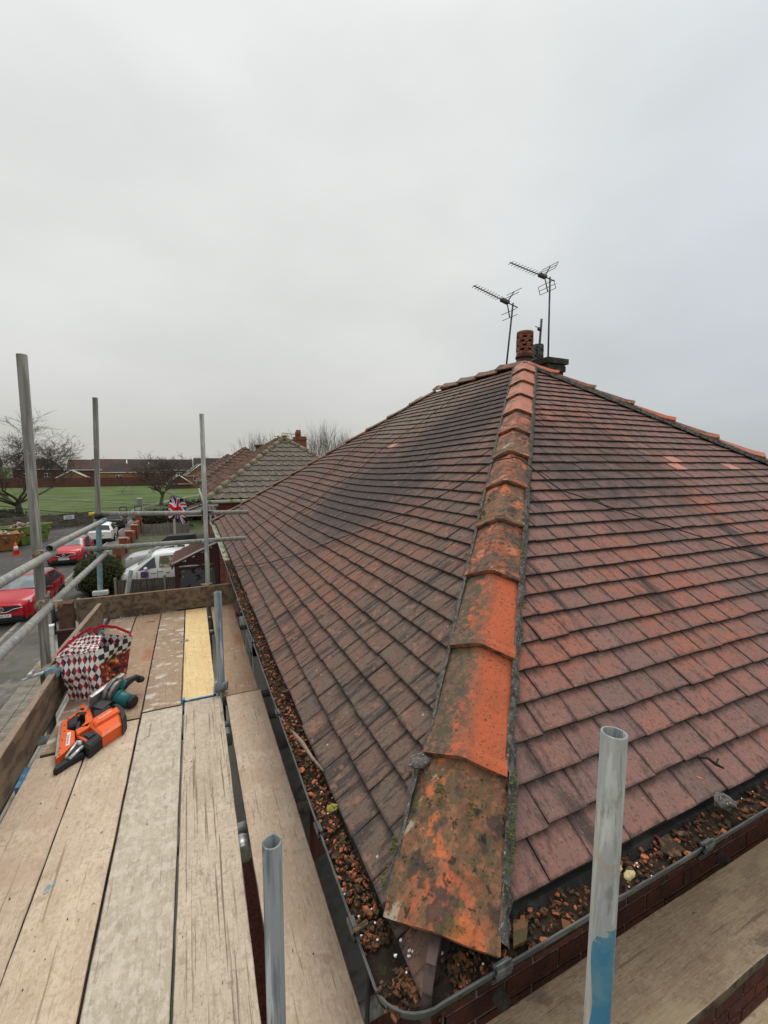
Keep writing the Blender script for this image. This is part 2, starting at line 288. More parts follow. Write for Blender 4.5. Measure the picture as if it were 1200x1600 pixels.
    def ball(s, c, rx, ry, rz, n=10, k=7, mi=0, jit=0, r=.5):
        b = len(s.v); c = Vector(c)
        for i in range(k + 1):
            a = math.pi * i / k
            for j in range(n):
                t = 2 * math.pi * j / n; q = 1 + random.uniform(-jit, jit)
                s.v.append((c.x + rx * q * math.sin(a) * math.cos(t), c.y + ry * q * math.sin(a) * math.sin(t), c.z + rz * q * math.cos(a)))
        for i in range(k):
            for j in range(n): j2 = (j + 1) % n; s.f.append((b + i * n + j, b + (i + 1) * n + j, b + (i + 1) * n + j2, b + i * n + j2)); s.m.append(mi); s.r.append(r); s.sm.append(jit < .1)
    def mesh(s, name, mats, off=(0, 0, 0)):
        me = bpy.data.meshes.new(name); o = Vector(off)
        me.from_pydata([(v[0] - o.x, v[1] - o.y, v[2] - o.z) for v in s.v], [], s.f)
        for m in mats: me.materials.append(m)
        me.polygons.foreach_set('material_index', s.m); me.polygons.foreach_set('use_smooth', s.sm)
        if s.tile_uv:
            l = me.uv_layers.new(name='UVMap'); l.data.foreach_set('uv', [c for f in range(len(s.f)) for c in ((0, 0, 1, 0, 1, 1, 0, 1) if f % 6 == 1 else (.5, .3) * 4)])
        a = me.attributes.new('rnd', 'FLOAT', 'FACE'); a.data.foreach_set('value', s.r)
        if s.lich: a = me.attributes.new('lich', 'FLOAT', 'POINT'); a.data.foreach_set('value', s.lich)
        me.update(); return me
    def build(s, name, mats, parent=None, local=False, **props):
        if not isinstance(mats, (list, tuple)): mats = [mats]
        if parent is not None: off = (0, 0, 0) if local else LOC.get(parent.name, (0, 0, 0))
        elif local: off = (0, 0, 0)
        else:
            xs = [v[0] for v in s.v]; ys = [v[1] for v in s.v]; zs = [v[2] for v in s.v]
            off = ((min(xs) + max(xs)) / 2, (min(ys) + max(ys)) / 2, min(zs))
        o = bpy.data.objects.new(name, s.mesh(name, mats, off)); COL.objects.link(o)
        if parent is not None:
            o.parent = parent; LOC[o.name] = off
        else: o.location = off; LOC[o.name] = off
        for k, v in props.items(): o[k] = v
        return o
def thing(name, label, cat, loc, rz=0, group=None):
    o = bpy.data.objects.new(name, None); COL.objects.link(o); o.location = loc; o.rotation_euler = (0, 0, rz); o.empty_display_size = .1
    o['label'] = label; o['category'] = cat
    if group: o['group'] = group
    LOC[o.name] = tuple(loc); return o
def tag(o, label, cat, group=None):
    o['label'] = label; o['category'] = cat
    if group: o['group'] = group
    return o
def txt(name, body, size, mat, parent, mtx, ext=.001, xs=1):
    c = bpy.data.curves.new(name, 'FONT'); c.body = body; c.size = size; c.extrude = ext; c.align_x = 'CENTER'; c.align_y = 'CENTER'
    o = bpy.data.objects.new(name, c); me = bpy.data.meshes.new_from_object(o); me.materials.append(mat); bpy.data.objects.remove(o); o = bpy.data.objects.new(name, me); COL.objects.link(o); o.parent = parent
    o.matrix_local = mtx @ Matrix.Diagonal((xs, 1, 1, 1)); return o

# ================================================================== the house with the hipped roof
TL, TR = .715, .685
aL, aR = math.atan(TL), math.atan(TR)
XL, YR, YF = .42, .785, 10.1
RUN = 3.42
APX = Vector((.49 + RUN, YR + RUN * TL / TR, -1.15 + TL * RUN + H))
XRR = 3.91 + (APX.z - H + 1.15) / TL                     # far right eaves
YRE = YF - (APX.z - H + 1.2) / TR                        # far end of the ridge
house = thing('house', 'brick house under the large hipped red tile roof beside the scaffold', 'house', (4, 5, 0))
LOC[house.name] = (4, 5, 0)
def fwd(p): return Vector(p).dot(Vector((.4076, .9068, -.1072)))
def pix(p):
    q = Vector(p) - Vector((0, 0, H)); d = fwd(q)
    R = Vector((math.cos(yaw), -math.sin(yaw), 0)); Fv = Vector((.4076, .9068, -.1072)); U = R.cross(Fv)
    return (600 + F * q.dot(R) / d, 800 - F * q.dot(U) / d, d)

def left_pt(u, v, h=0):                                  # u = world Y, v = distance up the slope
    X = XL + v * math.cos(aL)
    sag = -.055 * math.exp(-((u - 5.0) / 1.25) ** 2) * math.sin(min(1, max(0, v / 4.25)) * math.pi) + .008 * mn.noise(Vector((u * .8, v * .9, 3)))
    sag += .035 * math.exp(-((u + v * .8 - 8.9) / .8) ** 2) * math.sin(min(1, max(0, v / 4.25)) * math.pi)
    h += sag - .03
    return Vector((X - h * math.sin(aL), u, -1.20 + v * math.sin(aL) + h * math.cos(aL) + H))
def right_pt(u, v, h=0):                                 # u = world X
    h += -.03 + .008 * mn.noise(Vector((u * .7, v * .9, 9)))
    return Vector((u, YR + v * math.cos(aR) - h * math.sin(aR), -1.15 + v * math.sin(aR) + h * math.cos(aR) + H))
def left_lim(v):
    x = XL + v * math.cos(aL); return (YR + (x - .49) * TL / TR, YF - v * math.cos(aL) * TL / TR)
def right_lim(v):
    y = v * math.cos(aR); return (.49 + y * TR / TL, XRR - y * TR / TL)

rb = MB()                                                # boarding under the tiles
SL = (APX.z - H + 1.2) / math.sin(aL); SR = (APX.z - H + 1.15) / math.sin(aR)
for pt, lim, SS, flip in ((left_pt, left_lim, SL, 1), (right_pt, right_lim, SR, 0)):
    K = 16; J = 24
    for i in range(K):
        for j in range(J):
            q = []
            for a, b in ((i, j), (i, j + 1), (i + 1, j + 1), (i + 1, j)):
                v = SS * a / K; lo, hi = lim(v); q.append(pt(lo + (hi - lo) * b / J, v, -.004))
            rb.quad(q)
b0 = (XRR, YR, -1.15 + H); b1 = (XRR, YF, -1.2 + H); e1 = (APX.x, YRE, APX.z - .03); e0 = (APX.x, APX.y, APX.z - .03)
rb.quad([b0, b1, e1, e0]); rb.quad([(XRR, YF, -1.2 + H), (XL, YF, -1.2 + H), e1])
roof = rb.build('roof', tileEdge, house)

tiles = []
def slope_tiles(pt, lim, SS, side):
    W_, G_ = .167, .1165
    n = int(SS / G_)
    for k in range(n):
        v0 = k * G_ + .004
        lo, hi = lim(v0); base = -(W_ / 2 if k % 2 else 0) + .03
        i0 = int((lo - base) / W_) - 1; i1 = int((hi - base) / W_) + 2
        for i in range(i0, i1):
            u0 = base + i * W_; u1 = u0 + W_ - .0028 - random.random() * .0016
            dv = random.gauss(0, .0018); dh = random.gauss(0, .0009); sh = random.gauss(0, .0012)
            if random.random() < .02: dv -= random.uniform(.004, .012); sh = random.gauss(0, .004); dh += .002
            dv2 = dv + random.gauss(0, .0012)
            rnd = min(.999, max(0, .5 * random.random() + .5 * (.5 + .75 * mn.noise(Vector((u0 * .9, v0 * 1.1, 2 if side == 'L' else 7))))))
            near = v0 < 1.6
            bot, top = [], []
            TLn = .172
            c = []
            for (uu, vv) in ((u0 + sh, v0 + dv), (u1 + sh, v0 + dv2), (u1 - sh, v0 + TLn), (u0 - sh, v0 + TLn)):
                l2, h2 = lim(vv); c.append((min(max(uu, l2), h2), vv))
            if c[1][0] - c[0][0] < .012 and c[2][0] - c[3][0] < .012: continue
            hh = lambda vv: .030 + dh - (vv - v0) * .118
            top = [pt(a, b, hh(b)) for a, b in c]; bot = [pt(a, b, hh(b) - .014) for a, b in c]
            tiles.append([side, bot, top, rnd, Vector(sum(top, Vector()) / 4)])
slope_tiles(left_pt, left_lim, SL, 'L'); slope_tiles(right_pt, right_lim, SR, 'R')
# the two conspicuously bright replacement tiles and a mortar-grey one
def nearest(px, py, side):
    best = None
    for t in tiles:
        if t[0] != side: continue
        x, y, d = pix((t[2][0] + t[2][1]) / 2)
        e = (x - px) ** 2 + (y - py) ** 2
        if best is None or e < best[0]: best = (e, t)
    return best[1]
BR = {id(nearest(1064, 728, 'R')): 1, id(nearest(1058, 728, 'R')): 1, id(nearest(1150, 738, 'R')): 1, id(nearest(607, 700, 'L')): 1}
def score(t):
    x, y, d = pix(t[4])
    if d < .2 or not (-30 < x < 1230 and 540 < y < 1560): return 0
    nrm = (t[2][1] - t[2][0]).cross(t[2][3] - t[2][0]).normalized(); view = (t[4] - Vector((0, 0, H))).normalized()
    return abs(nrm.dot(view)) / d / d
for t in tiles: t.append(score(t) if id(t) not in BR else 99)
tiles.sort(key=lambda t: -t[5])
TM = (2, 0, 2, 2, 2, 2)
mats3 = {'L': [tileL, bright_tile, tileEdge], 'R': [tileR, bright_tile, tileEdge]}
rest = {'L': MB(), 'R': MB()}; rest['L'].tile_uv = rest['R'].tile_uv = True
hx, hy, hz = 4, 5, 0
for n, t in enumerate(tiles):
    mi = 1 if id(t) in BR else 0
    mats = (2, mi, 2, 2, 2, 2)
    if t[0] == 'L': P = [t[1][1], t[1][0], t[1][3], t[1][2], t[2][1], t[2][0], t[2][3], t[2][2]]
    else: P = t[1] + t[2]
    if n < 300:
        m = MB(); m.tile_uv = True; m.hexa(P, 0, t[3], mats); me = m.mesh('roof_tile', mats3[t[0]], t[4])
        o = bpy.data.objects.new('roof_tile', me); COL.objects.link(o); o.parent = roof; o.location = t[4] - Vector((4, 5, 0))
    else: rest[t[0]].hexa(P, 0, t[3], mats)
LOC[roof.name] = (4, 5, 0)
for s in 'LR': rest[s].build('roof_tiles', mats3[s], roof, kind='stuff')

# hip and ridge tiles ------------------------------------------------
UPV = Vector((0, 0, 1))
def cap_tile(P0, ax, nl, nr, length, w, h0, h1, mats, name='hip_tile', nu=9, nlg=8, lip=.006, flak=.0, arch=0.0, seed=0, th=.015, rot=0):
    """angular cap tile: P0 lower end on the hip line, ax up the hip, nl/nr slope normals"""
    wl = ax.cross(nl).normalized(); wr = nr.cross(ax).normalized()
    if wl.z > 0: wl = -wl
    if wr.z > 0: wr = -wr
    mb = MB(); li = []; g = []; gb = []
    for i in range(nlg + 1):
        f = i / nlg; l = length * f ** 1.0; h = h0 + (h1 - h0) * f; ww = w * (1 - .07 * f)
        row, rbm = [], []
        for j in range(2 * nu + 1):
            u = (j - nu) / nu; d = abs(u) * ww; sd = wl if u < 0 else wr; nm = nl if u < 0 else nr
            up = (nl + nr).normalized(); Ic = P0 + ax * (l + arch * (1 - f) * (abs(u) ** 2 - .3) + rot * u * (1 - f)) + up * (h / up.dot(nl))
            p = Ic + sd * d - nm * .006 * (d / ww) ** 2 - up * .006 * max(0, 1 - d / .018) ** 2
            bpt = p - (nm * .6 + up * .4) * th
            if l < .033 and lip: p = p + nm * lip
            if flak:
                q = mn.noise(Vector((p.x * 9, p.y * 9, p.z * 9 + seed))) + .5 * mn.noise(Vector((p.x * 23, p.y * 23, p.z * 23 + seed)))
                p = p + nm * (flak * (math.floor(q * 3.0) / 3.0) + flak * .25 * mn.noise(Vector((p.x * 60, p.y * 60, p.z * 60))))
            row.append(p); rbm.append(bpt); 
        g.append(row); gb.append(rbm)
    nw = 2 * nu + 1; rr = random.random()
    for row in g: mb.v += [tuple(p) for p in row]
    for row in gb: mb.v += [tuple(p) for p in row]
    off = nw * (nlg + 1)
    mb.lich = []
    for k in range(2):
        for i in range(nlg + 1):
            for j in range(nw): u = (j - nu) / nu; mb.lich.append(min(1, max(0, .5 - u * 1.6)) )
    def F_(a, mi, sm): mb.f.append(a); mb.m.append(mi); mb.r.append(rr); mb.sm.append(sm)
    for i in range(nlg):
        for j in range(nw - 1):
            a = i * nw + j; F_((a, a + 1, a + nw + 1, a + nw), 0, False); F_((off + a + nw, off + a + nw + 1, off + a + 1, off + a), 1, False)
    for j in range(nw - 1): F_((off + j, off + j + 1, j + 1, j), 1, False); a = nlg * nw + j; F_((a, a + 1, off + a + 1, off + a), 1, False)
    for i in range(nlg):
        a = i * nw; F_((a, a + nw, off + a + nw, off + a), 1, False); a += nw - 1; F_((off + a, off + a + nw, a + nw, a), 1, False)
    return mb.build(name, mats, roof)
NL = Vector((-math.sin(aL), 0, math.cos(aL))); NR = Vector((0, -math.sin(aR), math.cos(aR)))
NRR = Vector((math.sin(aL), 0, math.cos(aL))); NFF = Vector((0, math.sin(aR), math.cos(aR)))
C0 = Vector((.49, YR, -1.15 + H)); AX = (APX - C0).normalized(); HL = (APX - C0).length
styles = [hip_flaky, hip_clean, hip_clean, hip_mix, hip_flaky, hip_mix, hip_flaky, hip_mix, hip_pink, hip_pink, hip_pink, hip_pink]
fl = [.007, 0, .002, .004, .006, .004, .005, .003, 0, 0, 0, 0]
SP = .462
for k in range(12):
    l0 = (-.03 + k * SP) if k else .012
    L = min(SP + .05, HL - l0 + .03)
    hi = k < 5
    cap_tile(C0 + AX * l0, AX, NL, NR, L, .150 if k else .166, .050, .028, [styles[k], hip_edge], nu=14 if hi else 8, nlg=34 if k == 0 else (22 if hi else 8),
             lip=0 if k == 0 else .006, flak=fl[k], arch=.012, seed=k * 3.1, rot=random.uniform(-.012, .012))
# right-hand hip
C1 = Vector((XRR, YR, -1.15 + H)); AX1 = (APX - C1).normalized(); HL1 = (APX - C1).length
k = 0; l0 = 0
while l0 < HL1 - .2:
    cap_tile(C1 + AX1 * l0, AX1, NRR, NR, min(SP + .04, HL1 - l0), .14, .058, .028, [random.choice([hip_pink, hip_clean, hip_pink, hip_mix]), hip_edge], nu=5, nlg=5, lip=.014, flak=.002, seed=k)
    l0 += SP; k += 1
# far hip and ridge
C2 = Vector((XL, YF, -1.2 + H)); E1 = Vector((APX.x, YRE, APX.z)); AX2 = (E1 - C2).normalized(); HL2 = (E1 - C2).length
l0 = 0
while l0 < HL2 - .2:
    cap_tile(C2 + AX2 * l0, AX2, NL, NFF, min(SP + .04, HL2 - l0), .12, .045, .022, [hip_brown, hip_edge], nu=4, nlg=4, lip=.008, flak=.002)
    l0 += SP
y = APX.y
while y < YRE - .15:
    cap_tile(Vector((APX.x, min(y + SP, YRE), APX.z)), Vector((0, -1, 0)), NRR, NL, SP + .03, .13, .055 + random.uniform(-.006, .006), .030, [random.choice([hip_brown, hip_brown, hip_mix]), hip_edge], name='ridge_tile', nu=4, nlg=4, lip=.012, flak=.003)
    y += SP
# mortar bedding either side of the near hip, and lumps
def bedding(side, P0, ax, nm, L, w=.150, s0=.05):
    wd = ax.cross(nm).normalized(); wd = -wd if wd.z > 0 else wd
    mb = MB(); n = 260; rows = []
    for i in range(n + 1):
        l = s0 + (L - s0) * i / n; row = []
        jw = .014 * mn.noise(Vector((l * 7, 3, side))) + .008 * mn.noise(Vector((l * 30, 1, side)))
        for j in range(5):
            f = j / 4; d = w + (.016 if l < .45 else 0) - .03 + (.042 + jw) * f; h = .042 - .030 * f ** 1.5 + .006 * mn.noise(Vector((l * 45, f * 3, side * 5))) + (.004 * mn.noise(Vector((l * 140, f * 9, side))))
            row.append(P0 + ax * l + wd * d + nm * h)
        rows.append(row)
    for i in range(n):
        for j in range(4): mb.quad([rows[i][j], rows[i][j + 1], rows[i + 1][j + 1], rows[i + 1][j]])
    mb.build('mortar_bedding', mortar, roof)
bedding(1, C0, AX, NL, HL); bedding(2, C0, AX, NR, HL); bedding(3, C1, AX1, NR, HL1, .135, 0)
mb = MB()                                                # mortar lump at the left of the second hip tile
mb.ball(C0 + AX * (.42) + AX.cross(NL).normalized() * (-.135 if AX.cross(NL).z > 0 else .135) + NL * .048, .045, .03, .016, 12, 8, jit=.18)
mb.build('mortar_lump', mortar, roof)
mb = MB()                                                # moss clumps on the hip tiles
for l, u in ((.10, -.155), (.22, .15), (.26, .152), (.33, -.03), (.40, -.15), (.17, -.15), (.29, .03), (.43, .15), (1.9, -.12), (1.95, -.10), (2.0, -.13), (2.1, -.08), (.36, .15), (.31, .152), (1.2, .15), (1.55, -.15), (2.3, .148)):
    nm = NL if u < 0 else NR; wd = AX.cross(nm).normalized(); wd = -wd if wd.z > 0 else wd
    for q in range(14):
        mb.ball(C0 + AX * (l + random.gauss(0, .016)) + wd * (abs(u) + random.gauss(0, .006)) + nm * (.052 if l < .46 else .046), random.uniform(.002, .006), random.uniform(.002, .006), random.uniform(.0015, .004), 7, 5, jit=.3)
mb.build('moss', M('moss', (.07, .085, .02), [((.13, .14, .04), (60, 60, 60), 3, .5, .6)], rough=1, bump=(200, 3, 1, .004)), roof, kind='stuff')
mb = MB()                                                # hip iron under the lowest hip tile
hd = Vector((AX.x, AX.y, 0)).normalized(); sdv = Vector((-hd.y, hd.x, 0)) * .012
pts = [C0 + hd * .05 + UPV * .03, C0 - hd * .05 + UPV * .012, C0 - hd * .085 - UPV * .02, C0 - hd * .10 - UPV * .075]
for a, b in zip(pts, pts[1:]):
    mb.hexa([a - sdv - UPV * .005, b - sdv - UPV * .005, b + sdv - UPV * .005, a + sdv - UPV * .005, a - sdv + hd * .0, b - sdv - hd * .005, b + sdv - hd * .005, a + sdv])
mb.build('hip_iron', M('hip_iron', (.085, .055, .048), [((.05, .035, .03), (40, 40, 40), 4, .5, .6)], rough=.7), roof)
mb = MB()                                                # loose tile corner under the hip on the left eaves
mb.hexa([C0 + Vector(p) for p in ((-.06, .10, -.075), (.0, -.03, -.06), (.06, .02, -.03), (.02, .12, -.03), (-.06, .10, -.063), (.0, -.03, -.048), (.06, .02, -.018), (.02, .12, -.018))])
mb.build('cut_tile', tileL, roof)

# ------------------------------------------------------------------ walls
wall = MB(); wall.box((.62, .93, 0), (7.2, 9.9, H - 1.25)); wall = wall.build('wall', brick_mortar, house); LOC[wall.name] = (4, 5, 0)
mbs = MB(); nb = 0
for r_ in range(60):
    z1 = H - 1.33 - r_ * .075; z0 = z1 - .065
    for i in range(28):
        x0 = .62 + i * .225 - (.1125 if r_ % 2 else 0); x1 = min(x0 + .215, 7.2); x0 = max(x0, .605)
        j = [random.uniform(0, .003) for _ in range(2)]
        if 0 < r_ < 9 and i < 18:
            m = MB(); m.box((x0, .9262 - j[0] * .5, z0 + j[1] * .5), (x1, .94, z1), 0, random.random()); m.build('brick', brick_m, wall)
        else: mbs.box((x0, .9262 - j[0] * .5, z0), (x1, .94, z1), 0, random.random())
for r_ in range(58):
    z1 = H - 1.33 - r_ * .075; z0 = z1 - .065
    for i in range(30):
        y0 = 3.35 + i * .225 - (.1125 if r_ % 2 else 0); y0 = max(y0, 3.3)
        mbs.box((.612, y0, z0), (.63, min(y0 + .215, 9.9), z1), 0, random.random())
mbs.build('bricks', brick_m, wall, kind='stuff')
for i in range(11):                                      # stained boards cladding the front beside the scaffold
    m = MB(); m.box((.585, .95 + i * .215, .2), (.618, .95 + i * .215 + .21, H - 1.3)); m.build('cladding_board', mahog, house)
m = MB(); m.box((.47, .80, H - 1.40), (.49, 10.0, H - 1.25)); m.box((.48, .81, H - 1.37), (7.3, .83, H - 1.20)); m.build('fascia', mahog, house)
felt = M('roofing_felt', (.022, .021, .02), [((.05, .048, .045), (14, 14, 14), 4, .5, .6)], rough=.9)
m = MB(); rw = []
for i in range(161):
    x = .50 + i * .043; a_ = .006 * mn.noise(Vector((x * 9, 0, 0))); rw.append([(x, .83, H - 1.185), (x, .79, H - 1.183 + a_), (x, .772 + a_, H - 1.20 + a_), (x, .778, H - 1.225 + 2.5 * a_)])
for a_, b_ in zip(rw, rw[1:]):
    for j in range(3): m.quad([a_[j], a_[j + 1], b_[j + 1], b_[j]], 0, .5, True)
rw = []
for i in range(221):
    y = .76 + i * .042; a_ = .005 * mn.noise(Vector((y * 9, 4, 0))); rw.append([(.47, y, H - 1.24), (.435, y, H - 1.232 + a_), (.425 + a_, y, H - 1.25 + a_), (.43, y, H - 1.27 + 2 * a_)])
for a_, b_ in zip(rw, rw[1:]):
    for j in range(3): m.quad([a_[j], b_[j], b_[j + 1], a_[j + 1]], 0, .5, True)
m.build('roofing_felt', felt, house)
m = MB(); m.box((.49, .82, H - 1.385), (.62, 10.0, H - 1.37)); m.box((.62, .82, H - 1.355), (7.3, .93, H - 1.34)); m.build('soffit', mahog, house)
for y0, y1, z in ((1.42, 1.98, -2.05), (2.42, 2.92, -2.05), (2.98, 3.6, -1.98)):
    m = MB(); m.hexa([(.44, y0, z - .02 + H), (.60, y0, z - .02 + H), (.60, y1, z - .02 + H), (.44, y1, z - .02 + H), (.44, y0, z + .0 + H), (.60, y0, z + .05 + H), (.60, y1, z + .05 + H), (.44, y1, z + H)])
    m.box((.46, y0 + .02, z - .45 + H), (.60, y1 - .02, z - .02 + H)); m.build('bay_window_head', grey_sill, house)
w = MB(); w.box((.50, 4.1, H - 2.9), (.60, 5.25, H - 1.75)); w = w.build('window', glass_dark, house); LOC[w.name] = (4, 5, 0)
m = MB()
for a in ((.46, 4.05, H - 1.80, .60, 5.3, H - 1.72), (.46, 4.05, H - 2.95, .60, 4.12, H - 1.72), (.46, 4.65, H - 2.95, .60, 4.72, H - 1.72), (.46, 5.22, H - 2.95, .60, 5.3, H - 1.72), (.42, 4.0, H - 3.0, .60, 5.35, H - 2.93)): m.box(a[:3], a[3:])
m.build('window_frame', white_upvc, w)
m = MB(); m.box((.15, .93, H - 3.25), (.62, 3.3, H - 3.15)); m.build('lower_canopy', mahog, house)

# ------------------------------------------------------------------ gutters
path = [(.40, 10.05, -1.225)]
for i in range(20): path.append((.40, 10.05 - (10.05 - .815) * (i + 1) / 20, -1.225))
for i in range(1, 9):
    a = math.pi * .5 * i / 8; path.append((.40 + .06 * (1 - math.cos(a)), .815 - .06 * math.sin(a), -1.225 + .045 * i / 8))
for i in range(16): path.append((.46 + (7.35 - .46) * (i + 1) / 16, .755, -1.18 + .0 * i))
def frame(i):
    a = Vector(path[max(i - 1, 0)]); b = Vector(path[min(i + 1, len(path) - 1)]); d = (b - a); d.z = 0; d.normalize()
    return Vector((d.y, -d.x, 0))                        # points outwards? (right of travel)
def gutter_part(i0, i1, mat, name='gutter'):
    mb = MB(); R = .058; n = 10; rows = []
    for i in range(i0, i1 + 1):
        p = Vector(Z(path[i])); o = frame(i); o = o if o.dot(Vector((-1, -1, 0))) > 0 else -o
        pr = []
        for j in range(n + 1): t = math.pi * j / n; pr.append(p + o * (R * math.cos(t)) - UPV * (R * math.sin(t)))
        for j in range(n, -1, -1): t = math.pi * j / n; pr.append(p + o * ((R - .004) * math.cos(t)) - UPV * ((R - .004) * math.sin(t)))
        rows.append(pr)
    for a, b in zip(rows, rows[1:]):
        k = len(a)
        for j in range(k): mb.quad([a[j], a[(j + 1) % k], b[(j + 1) % k], b[j]], 0, .5, False)
    g = mb.build(name, mat, house); LOC[g.name] = (4, 5, 0)
    mb = MB(); pts = []
    for i in range(i0, i1 + 1):
        p = Vector(Z(path[i])); o = frame(i); o = o if o.dot(Vector((-1, -1, 0))) > 0 else -o; pts.append(p + o * (R + .001) + UPV * .001)
    mb.tube(pts, .0024, 6); mb.build('gutter_rim', gut_old if mat is gut_old else gut_rim, g)
    return g
g2 = gutter_part(0, 9, gut_old); g1 = gutter_part(9, len(path) - 1, gut_mat)
def clip(P, o, along):
    m = MB(); P = Vector(Z(P)); o = Vector(o); al = Vector(along)
    for j in range(5):
        t0 = math.pi * (j - .6) / 6; t1 = math.pi * (j + .6) / 6; R = .063
        a = P + o * R * math.cos(t0) - UPV * R * math.sin(t0); b = P + o * R * math.cos(t1) - UPV * R * math.sin(t1)
        th = o * .005 * math.cos(t0) - UPV * .005 * math.sin(t0)
        m.hexa([a - al * .022, a + al * .022, b + al * .022, b - al * .022, a - al * .022 + th, a + al * .022 + th, b + al * .022 + th, b - al * .022 + th])
    m.box((-.022, -.008, -.003), (.022, .012, .009), M4=Matrix.Translation(P + o * .058 + UPV * .002) @ Matrix((( al.x, o.x, 0, 0), (al.y, o.y, 0, 0), (0, 0, 1, 0), (0, 0, 0, 1))))
    m.build('gutter_bracket', gut_mat, g1)
for yy in (1.30, 2.05, 3.0, 4.0): clip((.40, yy, -1.225), (-1, 0, 0), (0, 1, 0))
for xx in (.62, 1.42, 2.3, 3.3): clip((xx, .755, -1.18), (0, -1, 0), (1, 0, 0))
clip((.40, .96, -1.225), (-1, 0, 0), (0, 1, 0))
# silt and debris lying in the gutter
mb = MB(); rows = []; fine = []
for i in range(9, len(path) - 1):
    n = 14
    for k in range(n): fine.append((Vector(Z(path[i])).lerp(Vector(Z(path[i + 1])), k / n), frame(i).lerp(frame(i + 1), k / n)))
for p, o in fine:
    o = o if o.dot(Vector((-1, -1, 0))) > 0 else -o; row = []
    for j in range(7):
        d = -.052 + .104 * j / 6; row.append(p + o * d - UPV * (.020 + .012 * (1 if abs(j - 3) == 3 else 0) - .010 * mn.noise(p * 14 + Vector((j, 0, 0)))))
    rows.append(row)
for a, b in zip(rows, rows[1:]):
    for j in range(6): mb.quad([a[j], a[j + 1], b[j + 1], b[j]], 0, .5, True)
mb.build('gutter_silt', soil, g1, kind='stuff')
def chip(mb, p, s, rr, flat=.5):
    n = random.choice((4, 4, 5, 6)); A = Matrix.Rotation(random.random() * 6.28, 3, 'Z') @ Matrix.Rotation(random.gauss(0, flat), 3, 'X') @ Matrix.Rotation(random.gauss(0, flat), 3, 'Y')
    e = random.uniform(.3, 1); th = random.uniform(.0015, .004)
    top = []; bot = []
    for j in range(n):
        t = 2 * math.pi * (j + random.uniform(-.25, .25)) / n; q = Vector((math.cos(t) * s, math.sin(t) * s * e, 0)) * random.uniform(.7, 1.1)
        top.append(p + A @ (q + Vector((0, 0, th)))); bot.append(p + A @ (q - Vector((0, 0, th))))
    mb.quad(top, 0, rr)
    for j in range(n): mb.quad([bot[j], bot[(j + 1) % n], top[(j + 1) % n], top[j]], 0, rr)
chips = MB(); peb = MB()
for _ in range(4300):
    # denser near the corner
    if random.random() < .55:
        i = random.uniform(0, 1) ** 1.6; Y = .9 + i * 5; p = Vector((.40, Y, -1.225)); o = Vector((-1, 0, 0))
    else:
        i = random.uniform(0, 1) ** 1.4; p = Vector((.5 + i * 4, .755, -1.18)); o = Vector((0, -1, 0))
    if random.random() < .14:
        a = random.random() * 1.57; p = Vector((.40 + .06 * (1 - math.cos(a)), .815 - .06 * math.sin(a), -1.205)); o = Vector((-math.cos(a), -math.sin(a), 0))
        p -= o * random.uniform(-.02, .15)
    d = random.uniform(-.048, .05)
    p = Vector(Z(p)) + o * d + UPV * (-.012 + random.random() * .012 - .012 * abs(d) / .05)
    s = random.choice((.004, .005, .006, .008, .010, .013)) * random.uniform(.7, 1.3)
    pn = mn.noise(Vector((p.x * 3, p.y * 3, 1)))
    if random.random() < .02 + .05 * max(0, pn): s *= random.uniform(1.5, 2.2)
    chip(chips, p, s * .95, min(.999, max(0, random.random() * .88 + .45 * pn + .12)), .4)
    if random.random() < .018: peb.ball(p + UPV * .006, .0035, .0028, .0022, 6, 4, jit=.15)
for _ in range(26): peb.ball(Vector(Z((.47 + random.gauss(0, .035), .83 + random.gauss(0, .03), -1.187))), .005, .0035, .003, 6, 4, jit=.3)
chips.build('tile_flakes', flake, g1, kind='stuff'); peb.build('white_chips', pebble, g1, kind='stuff')
for (p, s, rr, nm, lb, cat, mt) in (
    ((.352, .93, -1.195), .030, .2, 'tile_flake', 'large orange tile flake standing against the left gutter wall near the corner', 'tile flake', flake),
    ((1.30, .735, -1.17), .034, .55, 'tile_flake', 'broad curved terracotta flake lying in the right-hand gutter beside the grey lump', 'tile flake', flake),
    ((1.38, .745, -1.165), .022, .14, 'tile_flake', 'smaller orange flake overlapping the broad one in the right-hand gutter', 'tile flake', flake),
    ((.385, 1.62, -1.2), .016, .14, 'tile_flake', 'square bright orange tile chip among white specks in the left gutter', 'tile flake', flake),
    ((.41, 2.2, -1.2), .028, .55, 'tile_flake', 'heap-topping orange flake in the left gutter beside the brown board end', 'tile flake', flake),
    ((.70, .73, -1.165), .045, .3, 'tile_flake', 'wide brown and orange tile slab lying in the gutter under the hip end', 'tile flake', flake)):
    m = MB(); chip(m, Vector(Z(p)), s, rr, .15); tag(m.build(nm, mt), lb, cat)
for (p, s, lb, mt, nm, cat) in (((1.065, .745, -1.155), (.022, .016, .010), 'upper of two yellowish stones in the gutter behind the blue-marked pole', yellow_stone, 'stone', 'stone'),
    ((1.085, .715, -1.155), (.020, .012, .008), 'lower squarish yellow stone at the gutter lip behind the blue-marked pole', yellow_stone, 'stone', 'stone'),
    ((1.62, .755, -1.145), (.040, .03, .018), 'grey broken mortar lump sitting in the right-hand gutter', mortar, 'mortar_fragment', 'mortar lump'),
    ((.40, 1.33, -1.19), (.020, .014, .010), 'yellow green moss clump in the left gutter by the silver tube', M('yellow_moss', (.30, .27, .05), [((.15, .16, .04), (80, 80, 80), 3, .5, .6)], rough=1), 'moss_clump', 'moss')):
    m = MB(); m.ball(Z(p), *s, 9, 6, jit=.2); tag(m.build(nm, mt), lb, cat)
